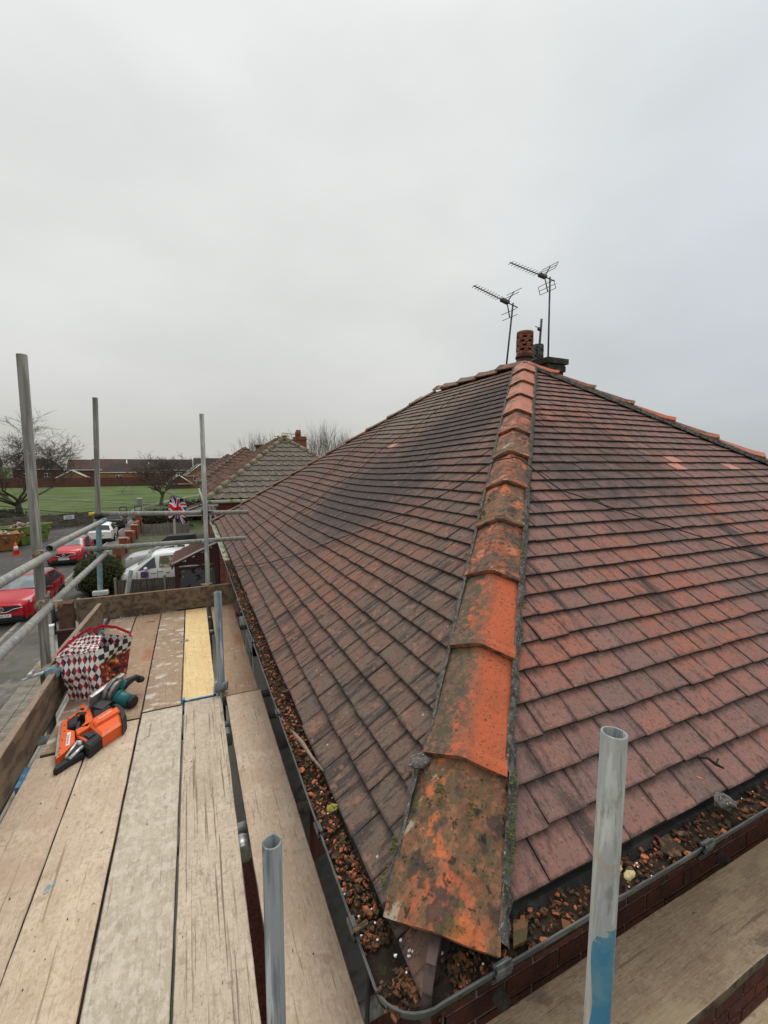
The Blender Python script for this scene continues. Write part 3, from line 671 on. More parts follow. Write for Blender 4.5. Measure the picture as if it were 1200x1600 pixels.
m = MB(); m.tube([Z(p) for p in ((.365, 1.85, -1.20), (.385, 1.72, -1.185), (.40, 1.62, -1.19), (.425, 1.52, -1.195))], .008, 7, rads=[.004, .009, .007, .004])
tag(m.build('stick', M('stick', (.25, .20, .15), [((.12, .1, .07), (60, 60, 60), 3, .5, .6)])), 'pale weathered twig lying among debris in the left gutter', 'twig')

# ================================================================== chimney, aerials, roof cables
ch = MB(); ch.box((4.85, 5.5, APX.z - .5), (5.84, 6.3, H + 1.45)); ch.box((5.40, 5.5, H + 1.45), (5.77, 6.3, H + 1.56)); ch = ch.build('chimney_stack', brick_m, house); LOC[ch.name] = (4, 5, 0)
m = MB(); m.box((5.40, 5.47, H + 1.56), (5.79, 6.33, H + 1.65)); m.box((5.36, 5.44, H + 1.68), (5.82, 6.36, H + 1.765)); m.box((5.41, 5.48, H + 1.65), (5.78, 6.32, H + 1.68))
m.build('chimney_cap', M('sooty_brick', (.055, .045, .04), [((.10, .08, .06), (14, 14, 14), 4, .5, .62), ((.09, .10, .05), (8, 8, 8), 4, .6, .68)], rough=1, bump=(60, 4, .6, .01)), ch)
pot_m = M('terracotta_pot', (.27, .10, .065), [((.13, .06, .045), (9, 9, 9), 4, .5, .65)], rough=.8)
pot_dark = M('pot_dark', (.07, .035, .03), [], rough=.7); dark_in = M('dark_inside', (.01, .008, .008), [], rough=1)
def pot(x, y, z, r, h, mats, dark_frac=.33):
    p = MB(); n = 24
    p.tube([(x, y, z), (x, y, z + h * dark_frac)], r * 1.05, n, 1); p.tube([(x, y, z + h * dark_frac), (x, y, z + h * (dark_frac + .05))], r * 1.16, n, 1)
    p.tube([(x, y, z + h * (dark_frac + .05)), (x, y, z + h * (dark_frac + .14))], r * 1.05, n, 0)
    p.tube([(x, y, z + h * .3), (x, y, z + h * .97)], r * .8, n, 2)
    k = 4
    for i in range(k):                                   # louvre bands with slots between
        z0 = z + h * (dark_frac + .14) + (h * (.80 - dark_frac)) * i / k; dz = (h * (.80 - dark_frac)) / k
        p.tube([(x, y, z0 + dz * .45), (x, y, z0 + dz)], r * 1.05, n, 0)
        for a in range(6):
            t = a * math.pi / 3 + .3 * (i % 2); c = Vector((x + math.cos(t) * r * .99, y + math.sin(t) * r * .99, z0 + dz * .5))
            p.box((-.012, -.03, -dz * .5), (.012, .03, dz * .5), 0, M4=Matrix.Translation(c) @ Matrix.Rotation(t, 4, 'Z'))
    p.tube([(x, y, z + h * .93), (x, y, z + h)], r * 1.08, n, 0)
    p.build('chimney_pot', mats, ch)
pot(5.10, 5.70, H + 1.42, .122, .76, [pot_m, pot_dark, dark_in], .45)
pot(5.62, 5.95, H + 1.80, .085, .30, [gut_mat, gut_mat, dark_in], .1)
ant = M('aerial_metal', (.06, .06, .06), [((.13, .12, .11), (20, 20, 20), 3, .5, .6)], rough=.5, metal=.4)
def aerial(base, top, boom_end, grid, label):
    b, t, e = Vector(base), Vector(top), Vector(boom_end)
    a = thing('tv_aerial', label, 'aerial', base)
    m = MB(); m.tube([b, t + (t - b).normalized() * .03], .013, 8); m.build('mast', ant, a)
    back = t + (t - e).normalized() * .10
    m = MB(); m.tube([back, e], .0075, 6); m.build('boom', ant, a)
    d = (e - t).normalized(); side = Vector((d.y, -d.x, 0)).normalized(); upv = side.cross(d).normalized()
    if upv.z < 0: upv = -upv
    L = (e - t).length
    n = 10
    for k in range(n):
        c = t + d * (.28 + (L - .30) * k / (n - 1)); m = MB(); w = .075 - .002 * k
        m.tube([c - side * w, c + side * w], .004, 5); m.build('director', ant, a)
    m = MB(); c = t + d * .16; m.box((-.07, -.03, -.02), (.07, .03, .02), M4=Matrix.Translation(c) @ Matrix((( d.x, side.x, upv.x, 0), (d.y, side.y, upv.y, 0), (d.z, side.z, upv.z, 0), (0, 0, 0, 1)))); m.build('dipole_box', ant, a)
    m = MB(); c = t + d * .10
    for s in (1, -1):
        q = c + upv * .03 * s - d * .0; q2 = c + upv * .19 * s - d * .08
        m.tube([q, q2], .009, 5)
        for f in ((.35, .68, 1.0) if grid else (.55, 1.0)):
            p = q.lerp(q2, f); m.tube([p - side * .15, p + side * .15], .0045, 5)
        if grid:
            for ss in (1, -1): m.tube([q.lerp(q2, .35) + side * .15 * ss, q2 + side * .15 * ss], .0045, 5)
    m.build('reflector', ant, a)
aerial((4.303, 5.2, H + 1.30), (4.405, 5.2, H + 2.34), (3.67, 5.15, H + 2.475), False, 'lower television aerial with plain bar reflector left of the red chimney pot')
aerial((5.13, 5.2, H + 1.45), (5.10, 5.2, H + 2.82), (4.29, 5.15, H + 2.89), True, 'taller television aerial with two grid reflectors right of the red chimney pot')
m = MB(); m.tube([(4.92, 5.2, H + 1.4), (4.963, 5.2, H + 2.22)], .017, 8); m.tube([(4.96, 5.2, H + 2.07), (4.80, 5.15, H + 2.08)], .006, 5); m.ball((4.93, 5.2, H + 2.07), .04, .03, .03); m.ball((4.945, 5.2, H + 1.85), .022, .022, .02)
tag(m.build('short_mast', ant), 'short bare mast with a small bracket between the chimney pots', 'mast')
def cable(pts, r, label):
    P = [Vector(Z(p)) for p in pts]; Q = []
    for i in range(len(P) - 1):                          # Catmull-Rom
        a, b, c, d = P[max(i - 1, 0)], P[i], P[i + 1], P[min(i + 2, len(P) - 1)]
        for k in range(5):
            t = k / 5; Q.append(.5 * ((2 * b) + (c - a) * t + (2 * a - 5 * b + 4 * c - d) * t * t + (3 * b - a - 3 * c + d) * t ** 3))
    Q.append(P[-1]); m = MB(); m.tube(Q, r, 6); tag(m.build('roof_cable', cable_m), label, 'cable', 'cables running over the roof')
def lift(pts, side, d=.014):
    o = []
    for x, y, z in pts:
        if side == 'L': v = (x - XL) / math.cos(aL); q = left_pt(y, v, .042 + d)
        else: q = right_pt(x, (y - YR) / math.cos(aR), .042 + d)
        o.append((q.x, q.y, q.z - H))
    return o
cR = [(4.5, 1.10, -.9), (3.543, 1.532, -0.608), (3.168, 1.715, -0.483), (2.891, 1.864, -0.381), (2.584, 2.032, -0.266), (2.41, 2.139, -0.193), (2.30, 2.22, -0.124)]
cL = [(1.86, 2.728, -0.14), (1.69, 2.874, -0.262), (1.48, 3.103, -0.412), (1.131, 3.674, -0.661), (0.999, 3.873, -0.756), (0.847, 4.128, -0.865), (0.61, 4.645, -1.034), (0.34, 5.493, -1.227)]
hipc = C0 + AX * 2.52 + UPV * .085
cable(lift(cR, 'R') + [(hipc.x + .06, hipc.y - .06, hipc.z - H - .01), (hipc.x, hipc.y + .01, hipc.z - H), (hipc.x - .09, hipc.y + .09, hipc.z - H - .035)] + lift(cL, 'L'), .0042, 'black cable crossing both slopes over the orange hip tiles')
cable(lift([(3.55, 5.2, 0), (3.151, 5.265, 0.783), (2.914, 5.35, 0.613), (2.417, 5.53, 0.258), (1.997, 5.427, -0.043), (1.709, 5.546, -0.248), (1.478, 5.419, -0.414), (1.281, 5.489, -0.554), (1.109, 5.471, -0.678), (0.902, 5.375, -0.825), (0.659, 5.323, -0.999), (0.347, 5.582, -1.223)], 'L'), .0045, 'black cable from the ridge down the brown slope, nearer of the two')
cable(lift([(3.756, 6.7, 1.215), (3.537, 6.8, 1.059), (2.823, 6.458, 0.548), (2.399, 6.515, 0.245), (1.987, 6.405, -0.049), (1.542, 6.254, -0.368), (1.211, 6.277, -0.605), (0.848, 6.33, -0.864), (0.645, 6.386, -1.009), (0.467, 6.392, -1.137), (0.342, 6.234, -1.226)], 'L'), .0045, 'black cable from the ridge down the brown slope, farther of the two')

# ================================================================== scaffold
DZ = H - 1.55
def board(x0, x1, y0, y1, mt, label, along='Y', top=DZ, th=.038, skew=(0, 0, 0, 0), extra=None, group=None, name='scaffold_board'):
    """sawn board with slightly eased and chipped edges; origin at its middle so the grain follows the board"""
    if along == 'X': L0, L1, a0, a1 = x0, x1, y0, y1
    else: L0, L1, a0, a1 = y0, y1, x0, x1
    n = max(6, int((L1 - L0) / .045)); mb = MB(); rows = []; sd = random.random() * 50
    for i in range(n + 1):
        f = i / n; l = L0 + (L1 - L0) * f
        e0 = a0 + skew[0] * (1 - f) + skew[1] * f + .0016 * mn.noise(Vector((l * 9, sd, 0))) - .0; e1 = a1 + skew[2] * (1 - f) + skew[3] * f + .0016 * mn.noise(Vector((l * 9, sd, 5)))
        c0 = .0025 + .002 * max(0, mn.noise(Vector((l * 14, sd, 8)))); c1 = .0025 + .002 * max(0, mn.noise(Vector((l * 14, sd, 2))))
        zz = top + .0015 * mn.noise(Vector((l * .7, sd, 1)))
        if i in (0, n): zz -= .001
        row = [(e0, zz - th), (e0, zz - c0), (e0 + c0, zz), (e0 + (e1 - e0) * .35, zz + .0008), (e0 + (e1 - e0) * .7, zz + .0004), (e1 - c1, zz), (e1, zz - c1), (e1, zz - th)]
        sw = [0, 0, .002, 0, .003, 0, 0, 0]
        rows.append([((a, l, z) if along == 'Y' else (l, a, z)) for a, z in row])
    for a, b in zip(rows, rows[1:]):
        for j in range(8): mb.quad([a[j], a[(j + 1) % 8], b[(j + 1) % 8], b[j]], 0 if 1 <= j <= 5 else 1)
    mb.quad(rows[0], 1); mb.quad(rows[-1][::-1], 1)
    o = mb.build(name, [mt, wood_edge], None); tag(o, label, 'scaffold board' if name == 'scaffold_board' else 'toe board', group)
    return o
YJ = 2.94
board(-.825, -.593, -.55, YJ - .25, wood[2], 'near tan board at the outer edge of the deck, under the nail gun nose', skew=(.0, 0, .0, .0))
pb = board(-.585, -.358, -.55, YJ - .06, wood[0], 'near pale board with blue paint fleck, second from the left toe board', skew=(-.01, 0, -.01, 0))
board(-.347, -.117, -.55, YJ, wood[1], 'near grey mottled board in the middle of the deck', skew=(-.012, .0, -.012, 0))
board(-.105, .122, -.55, YJ + .03, wood_grain, 'near board with strong dark grain lines, right of the mottled board', skew=(-.02, 0, -.02, 0))
board(.150, .375, -.55, YJ, wood[2], 'near smooth board closest to the gutter, under the dented tube', skew=(.018, 0, .0, 0))
board(-.81, -.588, YJ - .22, 4.97, wood_far[0], 'far weathered board beside the checked bag and outer toe board')
board(-.578, -.357, YJ - .04, 4.97, wood_far[1], 'far rust-stained board behind the green saw')
board(-.348, -.128, YJ + .02, 4.97, wood_far[0], 'far whitened board left of the fresh yellow board')
m = MB(); m.prism([(-0.557, 1.778), (-0.544, 1.783), (-0.540, 1.808), (-0.550, 1.818), (-0.559, 1.798)], DZ + .0018, DZ + .0030); m.prism([(-0.535, 1.803), (-0.529, 1.808), (-0.531, 1.823), (-0.537, 1.818)], DZ + .0018, DZ + .0030); m.build('paint_fleck', pale_blue, pb)
yb = board(-.118, .088, YJ + .05, 4.97, wood_yellow, 'fresh yellow board with a blue painted end')
m = MB(); m.box((-.1195, YJ + .045, DZ - .036), (.0895, YJ + .053, DZ + .001)); m.box((-.119, YJ + .045, DZ + .0005), (-.102, YJ + .10, DZ + .0016)); m.box((.073, YJ + .045, DZ + .0005), (.0895, YJ + .17, DZ + .0016)); m.box((-.119, YJ + .045, DZ + .0005), (.0895, YJ + .058, DZ + .0016)); m.build('painted_end', blue_paint, yb)
board(.135, .362, YJ + .01, 4.97, wood_far[1], 'far brown board between the short upright and the gutter')
tb = board(-.89, -.852, -.55, 3.62, wood_toe, 'long outer toe board standing on edge along the street side', top=H - 1.325, th=.225, name='toe_board')
tb2 = board(-.895, -.857, 3.30, 4.75, wood_toe, 'short outer toe board leaning behind the checked bag', top=H - 1.31, th=.225, name='toe_board', skew=(-.05, .02, -.05, .02))
tb3 = board(-1.10, .41, 5.0, 5.038, wood_brown, 'dark brown toe board across the far end of the deck', along='X', top=H - 1.32, th=.225, name='toe_board')
board(.62, 5.5, .597, .83, wood_right, 'pale board on the right beside the brick wall', along='X', skew=(0, .01, 0, .01))
board(.80, 5.5, .31, .538, wood_right, 'outermost board on the right, in the bottom corner of the view', along='X')
m = MB(); m.box((-.030, -.008, 0), (.030, .008, .003)); m.box((-.036, -.03, 0), (-.014, .002, .003)); m.box((.014, -.002, 0), (.036, .03, .003)); jm = m.mesh('joint_plate', [galv_blue])
for k, (x, y, lb) in enumerate(((-.355 - .23, 4.02, 'left of two small metal plates joining far deck boards'), (-.123, 4.06, 'small metal plate between the whitened and yellow boards'))):
    o = bpy.data.objects.new('joint_plate', jm); COL.objects.link(o); o.location = (x, y, DZ + .001); tag(o, lb, 'joint plate')
m = MB(); m.box((-.47, 4.72, DZ + .0005), (-.40, 4.735, DZ + .002)); tag(m.build('staple_mark', black), 'dark flat clip on the far rust-stained board', 'clip')

def coupler(p, ax1, ax2, parent, mat=None, R=.03, big=1.0, bolt=1):
    """two sleeves round crossing tubes, a saddle between them and a T-bolt with nut"""
    mat = mat or rusty; p = Vector(p); a1 = Vector(ax1).normalized(); a2 = Vector(ax2).normalized(); n = a1.cross(a2)
    n = n.normalized() if n.length > .1 else Vector((0, 0, 1)).cross(a1).normalized()
    m = MB(); o1 = p - n * .025; o2 = p + n * .025
    m.tube([o1 - a1 * .024 * big, o1 + a1 * .024 * big], R, 14); m.tube([o2 - a2 * .024 * big, o2 + a2 * .024 * big], R, 14)
    m.box((-.018, -.018, -.026), (.018, .018, .026), M4=Matrix.Translation(p) @ Matrix(((a1.x, a2.x, n.x, 0), (a1.y, a2.y, n.y, 0), (a1.z, a2.z, n.z, 0), (0, 0, 0, 1))))
    q = o1 + a2 * (R + .008) * bolt; m.tube([q, q + (a2 * .055 + n * .012) * bolt], .0075, 7); m.tube([q + a2 * .012 * bolt, q + a2 * .03 * bolt], .014, 6)
    m.tube([q - a1 * .02, q + a1 * .02], .009, 6)
    q = o2 - a1 * (R + .006) * bolt; m.tube([q, q - (a1 * .05 - n * .01) * bolt], .0075, 7); m.tube([q - a1 * .010 * bolt, q - a1 * .028 * bolt], .014, 6); m.tube([q - a2 * .02, q + a2 * .02], .009, 6)
    m.build('coupler', mat, parent)
def pole(p0, p1, label, mt, cat='scaffold pole', R=.02415, name='scaffold_pole'):
    p0, p1 = Vector(Z(p0)), Vector(Z(p1)); t = thing(name, label, cat, tuple(p0))
    m = MB(); m.pipe(p0, p1, R, 22, inner=1); m.build('tube', [mt, galv_blue], t); return t
t = pole((-.925, 3.25, -5.9), (-.945, 3.49, .70), 'tallest weathered grey upright nearest the street on the far left', galv_dark, R=.029)
coupler((-.90, 3.41, H - .570), (0, 0, 1), (0, 1, 0), t); coupler((-.90, 3.36, H - .895), (0, 0, 1), (0, 1, 0), t)
m = MB(); m.box((-.915, 3.27, H - 1.318), (-.83, 3.33, H - 1.306)); m.tube([(-.872, 3.265, H - 1.334), (-.872, 3.335, H - 1.334)], .038, 14); m.build('board_clip', pale_blue, t)
m = MB(); m.tube([(-.91, 3.30, H - 1.318), (-1.02, 3.24, H - 1.33)], .008, 7); m.tube([(-.985, 3.24, H - 1.31), (-.98, 3.31, H - 1.31)], .014, 6); m.tube([(-.90, 3.30, H - 1.32), (-.95, 3.28, H - 1.325)], .013, 8); m.build('clip_bolt', steel_bright, t)
t = pole((-1.10, 5.22, -5.9), (-.85, 5.22, .685), 'upright with pale blue lower half at the far left corner', galv_dark)
m = MB(); m.tube([(-.9709, 5.22, H - 2.5), (-.8988, 5.22, H - .60)], .0249, 20, caps=False); m.build('paint_band', pale_blue, t)
coupler((-.90, 5.22, H - .515), (0, 0, 1), (1, 0, 0), t, black); coupler((-.91, 5.22, H - .862), (0, 0, 1), (1, 0, 0), t, galv_dark)
m = MB(); m.tube([(-.93, 5.27, H - .498), (-.985, 5.27, H - .497)], .018, 12); m.build('yellow_cap', M('yellow_cap', (.70, .42, .04), [], rough=.5), t)
m = MB(); m.box((-.98, 5.14, H - 1.335), (-.85, 5.20, H - 1.295)); m.tube([(-.985, 5.17, H - 1.315), (-.845, 5.17, H - 1.315)], .024, 12); m.build('board_clip', M('galv_white', (.55, .57, .54), [((.3, .33, .31), (50, 50, 50), 3, .55, .65)], rough=.5), t)
t = pole((.085, 5.17, -5.9), (.133, 5.15, .565), 'slim grey upright at the far end beside the roof eaves', galv)
coupler((.115, 5.20, H - .515), (0, 0, 1), (1, 0, 0), t, black); coupler((.105, 5.20, H - .862), (0, 0, 1), (1, 0, 0), t, galv_blue)
m = MB(); m.tube([(.04, 5.09, H - 1.322), (.16, 5.09, H - 1.322)], .015, 8); m.tube([(.06, 5.06, H - 1.335), (.13, 5.06, H - 1.335)], .03, 10); m.build('board_clip', rusty, t)
t = pole((.108, 3.0, -5.9), (.128, 3.02, -.845), 'short grey upright standing between the yellow and brown boards', galv_blue)
m = MB(); m.tube([(.105, 3.0, H - 1.50), (.165, 2.985, H - 1.50)], .028, 14); m.tube([(.1085, 3.0, H - 1.53), (.1085, 3.0, H - 1.47)], .03, 14); m.build('coupler', galv_blue, t)
pole((.108, .915, -5.9), (.144, 1.005, -.935), 'open-topped steel tube rising between the two nearest boards at the bottom', galv_blue)
t = pole((.45, .32, -5.9), (.736, .534, -.521), 'open-topped steel tube with blue paint at the lower right', galv)
d6 = (Vector((.736, .534, -.521)) - Vector((.45, .32, -5.9))).normalized()
m = MB(); rows = []; P6 = Vector(Z((.736, .534, -.521)))
Cv = Vector((-.80, -.60, 0)); Dv = Cv.cross(d6).normalized(); Cv = d6.cross(Dv).normalized()
for i in range(26):
    l = .385 + i * .02; row = []; w1 = -1.25 + .10 * mn.noise(Vector((l * 14, 0, 0))); w0 = .62 + .35 * mn.noise(Vector((l * 10, 7, 0))) - (.9 if i == 0 else .25 if i == 1 else 0)
    for j in range(9):
        a = w1 + (w0 - w1) * j / 8; row.append(P6 - d6 * l + (Cv * math.cos(a) + Dv * math.sin(a)) * .0247)
    rows.append(row)
for a, b in zip(rows, rows[1:]):
    for j in range(8): m.quad([a[j], a[j + 1], b[j + 1], b[j]], 0, .5, True)
m.build('blue_paint', M('blue_paint_worn', (.06, .22, .36), [((.12, .27, .36), (14, 14, 14), 4, .45, .6)], rough=.5), t)
pole((-.86, .3, -.525), (-.86, 3.47, -.572), 'upper street-side guard rail, nearer length', galv, 'guard rail', name='guard_rail')
pole((-.855, 3.36, -.530), (-.86, 5.33, -.574), 'upper street-side guard rail, farther length with blue tip', galv, 'guard rail', name='guard_rail')
m = MB(); m.tube([Z((-.8595, 4.93, -.5651)), Z((-.86, 5.325, -.5739))], .0249, 18, caps=False); tag(m.build('blue_sleeve', pale_blue), 'pale blue painted sleeve at the tip of the upper guard rail', 'pipe paint')
t = pole((-.86, .3, -.86), (-.86, 3.36, -.893), 'lower street-side guard rail, nearer length', galv, 'guard rail', name='guard_rail'); 
t = pole((-.86, 3.30, -.889), (-.86, 5.33, -.922), 'lower street-side guard rail, farther length', galv, 'guard rail', name='guard_rail')
coupler((-.855, 3.33, H - .893), (0, 1, 0), (0, 0, 1), t, rusty, R=.028)
pole((-.93, 5.272, -.498), (.60, 5.255, -.545), 'upper cross rail at the far end of the scaffold', galv, 'guard rail', name='guard_rail')
pole((-1.05, 5.272, -.862), (.555, 5.255, -.850), 'lower cross rail at the far end of the scaffold', galv, 'guard rail', name='guard_rail')
pole((-.68, 5.6, -1.20), (-.98, 5.6, -2.6), 'slanting brace tube beyond the far toe board', galv, 'brace', name='brace_tube')
TZ = -1.613
for y, x1, lb in ((4.78, .59, 'transom tube farthest along under the deck, by the white window'), (4.36, .585, 'transom tube under the far boards below the white window frame'), (2.985, .52, 'transom tube just behind the board joint, poking out beside the gutter'), (2.70, .53, 'transom tube just in front of the board joint beside the gutter'), (1.86, .55, 'silver transom tube under the smooth near board beside the gutter'), (1.03, .60, 'thick transom tube under the rounded gutter corner'), (-.1, .5, 'transom tube under the near ends of the boards')):
    pole((-1.05, y, TZ), (x1, y, TZ), lb, galv_blue if y > 2 else galv, 'transom', name='transom_tube')
for x, lb in ((.79, 'short transom tube ending under the right-hand gutter near the corner'), (1.93, 'transom tube crossing under the right-hand pale board by the bricks')):
    pole((x + .05, -.3, TZ), (x, .90, TZ), lb, galv, 'transom', name='transom_tube')
pole((.03, -.5, -1.72), (.03, 5.25, -1.70), 'ledger tube running under the gap between the two right boards', galv_blue, 'ledger', name='ledger_tube')
pole((-.93, -.5, -1.66), (-.93, 5.5, -1.66), 'outer ledger tube under the street-side toe board', galv, 'ledger', name='ledger_tube')
for y, lb, mt in ((1.78, 'bright clamp seen through the gap beside the dented tube', steel_bright), (2.62, 'small clamp in the board gap below the board joint', galv)):
    m = MB(); m.tube([(.13, y - .035, H - 1.63), (.13, y + .035, H - 1.63)], .032, 14); m.box((.11, y - .02, H - 1.69), (.155, y + .02, H - 1.62)); m.tube([(.13, y, H - 1.63), (.13, y, H - 1.60)], .01, 6)
    tag(m.build('clamp', mt), lb, 'clamp')
m = MB(); m.tube([Z((.40, .96, -1.25)), Z((.36, .90, -1.33)), Z((.34, .86, -1.37)), Z((.33, .80, -1.43))], .006, 6); tag(m.build('wire_tie', cable_m), 'twisted wire hanging from the gutter corner over the tube', 'wire')
m = MB(); m.box((-.845, 2.47, DZ - .03), (-.822, 2.62, DZ + .004)); m.box((-.842, 2.2, DZ - .03), (-.83, 2.24, DZ)); tag(m.build('blue_rag', blue_paint), 'blue scrap caught between the toe board and the deck', 'scrap')

# ================================================================== tools on the deck
g = thing('nail_gun', 'orange cordless nail gun lying on its side on the deck boards', 'nail gun', (-.6, 2.78, DZ))
def pr(name, polys, mats):
    m = MB()
    for poly, z0, z1, mi, ins in polys: m.prism(poly, DZ + z0, DZ + z1, mi, inset=ins)
    return m.build(name, mats, g)
barrel = [(-0.597, 2.872), (-0.526, 2.958), (-0.501, 2.959), (-0.45, 2.852), (-0.429, 2.741), (-0.51, 2.649), (-0.564, 2.741), (-0.594, 2.797)]
pr('body', [(barrel, .006, .075, 0, .010)], [orange_pl])
pr('body_ridge', [([(-.58, 2.80), (-.475, 2.925), (-.45, 2.86), (-.555, 2.75)], .07, .090, 0, .008)], [orange_pl])
pr('end_cap', [([(-0.512, 2.989), (-0.481, 2.979), (-0.438, 2.902), (-0.412, 2.804), (-0.424, 2.728), (-0.45, 2.852)], .0, .084, 0, .010)], [black])
pr('piston_housing', [([(-0.628, 2.703), (-0.608, 2.734), (-0.572, 2.748), (-0.535, 2.708), (-0.51, 2.649), (-0.557, 2.572), (-0.575, 2.59)], .004, .070, 0, .012), ([(-.60, 2.69), (-.585, 2.715), (-.545, 2.68), (-.57, 2.645)], .07, .078, 0, .004)], [black])
pr('nose', [([(-0.70, 2.507), (-0.697, 2.545), (-0.662, 2.569), (-0.643, 2.66), (-0.60, 2.63), (-0.583, 2.591), (-0.641, 2.542), (-0.685, 2.495)], .002, .032, 0, .006), ([(-.65, 2.575), (-.635, 2.66), (-.60, 2.63), (-.60, 2.60)], .03, .052, 0, .006)], [black])
m = MB(); m.tube([(-.66, 2.575, DZ + .04), (-.628, 2.675, DZ + .058)], .008, 8); m.tube([(-.645, 2.56, DZ + .035), (-.595, 2.625, DZ + .05)], .010, 8); m.tube([(-.612, 2.655, DZ + .03), (-.612, 2.655, DZ + .068)], .012, 10); m.build('nose_link', steel_bright, g)
m = MB(); m.tube([(-.628, 2.70, DZ + .02), (-.625, 2.69, DZ + .072), (-.585, 2.64, DZ + .074), (-.57, 2.625, DZ + .02)], .007, 6); m.build('nose_collar', orange_pl, g)
pr('magazine', [([(-0.763, 2.954), (-0.738, 2.981), (-0.714, 2.851), (-0.67, 2.817), (-0.646, 2.698), (-0.673, 2.622), (-0.703, 2.57), (-0.7, 2.61)], .012, .048, 0, .004)], [orange_pl])
m = MB(); 
for x, y in ((-.737, 2.90), (-.722, 2.83), (-.712, 2.74), (-.703, 2.66), (-.695, 2.60)): m.tube([(x, y, DZ + .047), (x, y, DZ + .0495)], .004, 8)
m.build('screw', black, g)
pr('magazine_rail', [([(-0.752, 2.823), (-0.769, 2.938), (-0.758, 2.945), (-0.699, 2.609), (-0.713, 2.602)], .010, .040, 0, 0)], [galv])
pr('handle', [([(-.738, 2.975), (-.685, 3.046), (-.672, 3.03), (-.685, 2.973), (-.722, 2.935)], .015, .052, 0, .006), ([(-.685, 3.03), (-.704, 3.126), (-.679, 3.125), (-.660, 3.04)], .018, .045, 0, .004), ([(-.70, 3.01), (-.637, 3.045), (-.592, 2.885), (-.601, 2.80), (-.640, 2.80), (-.626, 2.86), (-.650, 2.975), (-.690, 2.965)], .012, .060, 0, .008), ([(-.664, 2.80), (-.60, 2.86), (-.594, 2.80), (-.644, 2.74)], .014, .06, 0, .006)], [orange_pl])
pr('grip', [([(-0.729, 2.924), (-0.706, 2.975), (-0.669, 2.955), (-0.678, 2.92), (-0.668, 2.86), (-0.710, 2.849)], .012, .062, 0, .010), ([(-.675, 2.90), (-.660, 2.905), (-.648, 2.80), (-.664, 2.79)], .015, .055, 0, .004), ([(-.700, 2.985), (-.690, 3.0), (-.643, 2.985), (-.640, 2.955), (-.652, 2.95)], .02, .064, 0, .006)], [black])
m = MB(); m.tube([(-.683, 3.055, DZ + .045), (-.683, 3.055, DZ + .052)], .012, 12); m.build('ring', black, g)
pr('battery', [([(-0.630, 3.035), (-0.615, 3.075), (-0.575, 3.064), (-0.513, 2.993), (-0.526, 2.958), (-0.591, 2.886)], .004, .066, 0, .012)], [black])
m = MB(); m.box((-.0085, -.068, 0), (.0085, .068, .0012), M4=Matrix.Translation((-.684, 2.739, DZ + .0485)) @ Matrix.Rotation(math.radians(9), 4, 'Z')); st = m.build('label_sticker', white_st, g)
LOC[st.name] = (-.6, 2.78, DZ)
m = MB()
for k in range(7): m.box((-.006, -.05 + k * .014, 0), (.004 - .003 * (k % 2), -.044 + k * .014, .0006), M4=Matrix.Translation((-.684, 2.739, DZ + .0498)) @ Matrix.Rotation(math.radians(9), 4, 'Z'))
m.build('label_print', black, st)
txt('lettering', 'Paslode', .026, white_st, g, Matrix.Translation((-.520 + .6 - .005, 2.842 - 2.78 + .004, .0912)) @ Matrix.Rotation(math.radians(52), 4, 'Z'), .0004, 1.05)

sw = thing('circular_saw', 'green and grey cordless circular saw lying behind the nail gun', 'saw', (-.52, 3.12, DZ)); T = Matrix.Translation((-.52, 3.12, DZ)) @ Matrix.Rotation(math.radians(-28), 4, 'Z') @ Matrix.Rotation(math.radians(12), 4, 'Y')
def sb(name, fn, mats): m = MB(); fn(m); m.v = [tuple(T @ Vector(v)) for v in m.v]; m.build(name, mats, sw)
def base_plate(m): m.box((-.085, -.14, .0), (-.075, .16, .125)); m.box((-.085, -.14, .0), (-.06, .16, .012)); m.box((-.085, -.14, .113), (-.06, .16, .125))
sb('base_plate', base_plate, steel_bright)
def guard(m):
    for s, r, mi in ((-.055, .088, 0), (-.028, .080, 0)): m.tube([(s, .02, .075), (s + .025, .02, .075)], r, 26, mi)
sb('blade_guard', guard, M('saw_guard', (.30, .29, .27), [((.12, .12, .11), (30, 30, 30), 4, .5, .62)], rough=.45, metal=.5, coord='obj'))
sb('motor_housing', lambda m: (m.tube([(.0, .0, .06), (.05, -.005, .06), (.105, -.01, .06)], .04, 18, rads=[.046, .045, .040]), m.tube([(.01, .0, .06), (.03, 0, .06)], .050, 18)), teal_pl)
sb('motor_cap', lambda m: m.tube([(.105, -.01, .06), (.118, -.01, .06), (.135, -.012, .06)], .03, 18, rads=[.043, .043, .034]), black)
sb('handle', lambda m: (m.tube([(.01, .045, .10), (.015, .09, .13), (.03, .14, .13), (.04, .175, .10)], .02, 10, rads=[.022, .021, .019, .024]), m.ball((.045, .17, .105), .03, .026, .022, 12, 8)), black)
sb('top_housing', lambda m: m.tube([(.0, .03, .095), (.01, .08, .12), (.02, .115, .125)], .02, 10, rads=[.026, .024, .022]), teal_pl)
sb('battery_pack', lambda m: m.hexa([(-.05, -.16, .005), (.03, -.16, .005), (.03, -.07, .005), (-.05, -.07, .005), (-.045, -.155, .075), (.025, -.155, .075), (.025, -.075, .08), (-.045, -.075, .08)]), black)
sb('trigger_block', lambda m: (m.hexa([(-.04, -.06, .01), (.04, -.06, .01), (.03, -.02, .01), (-.03, -.02, .01), (-.03, -.06, .07), (.03, -.06, .07), (.02, -.03, .06), (-.02, -.03, .06)]), m.tube([(-.05, -.03, .08), (-.02, -.03, .08)], .02, 10)), black)

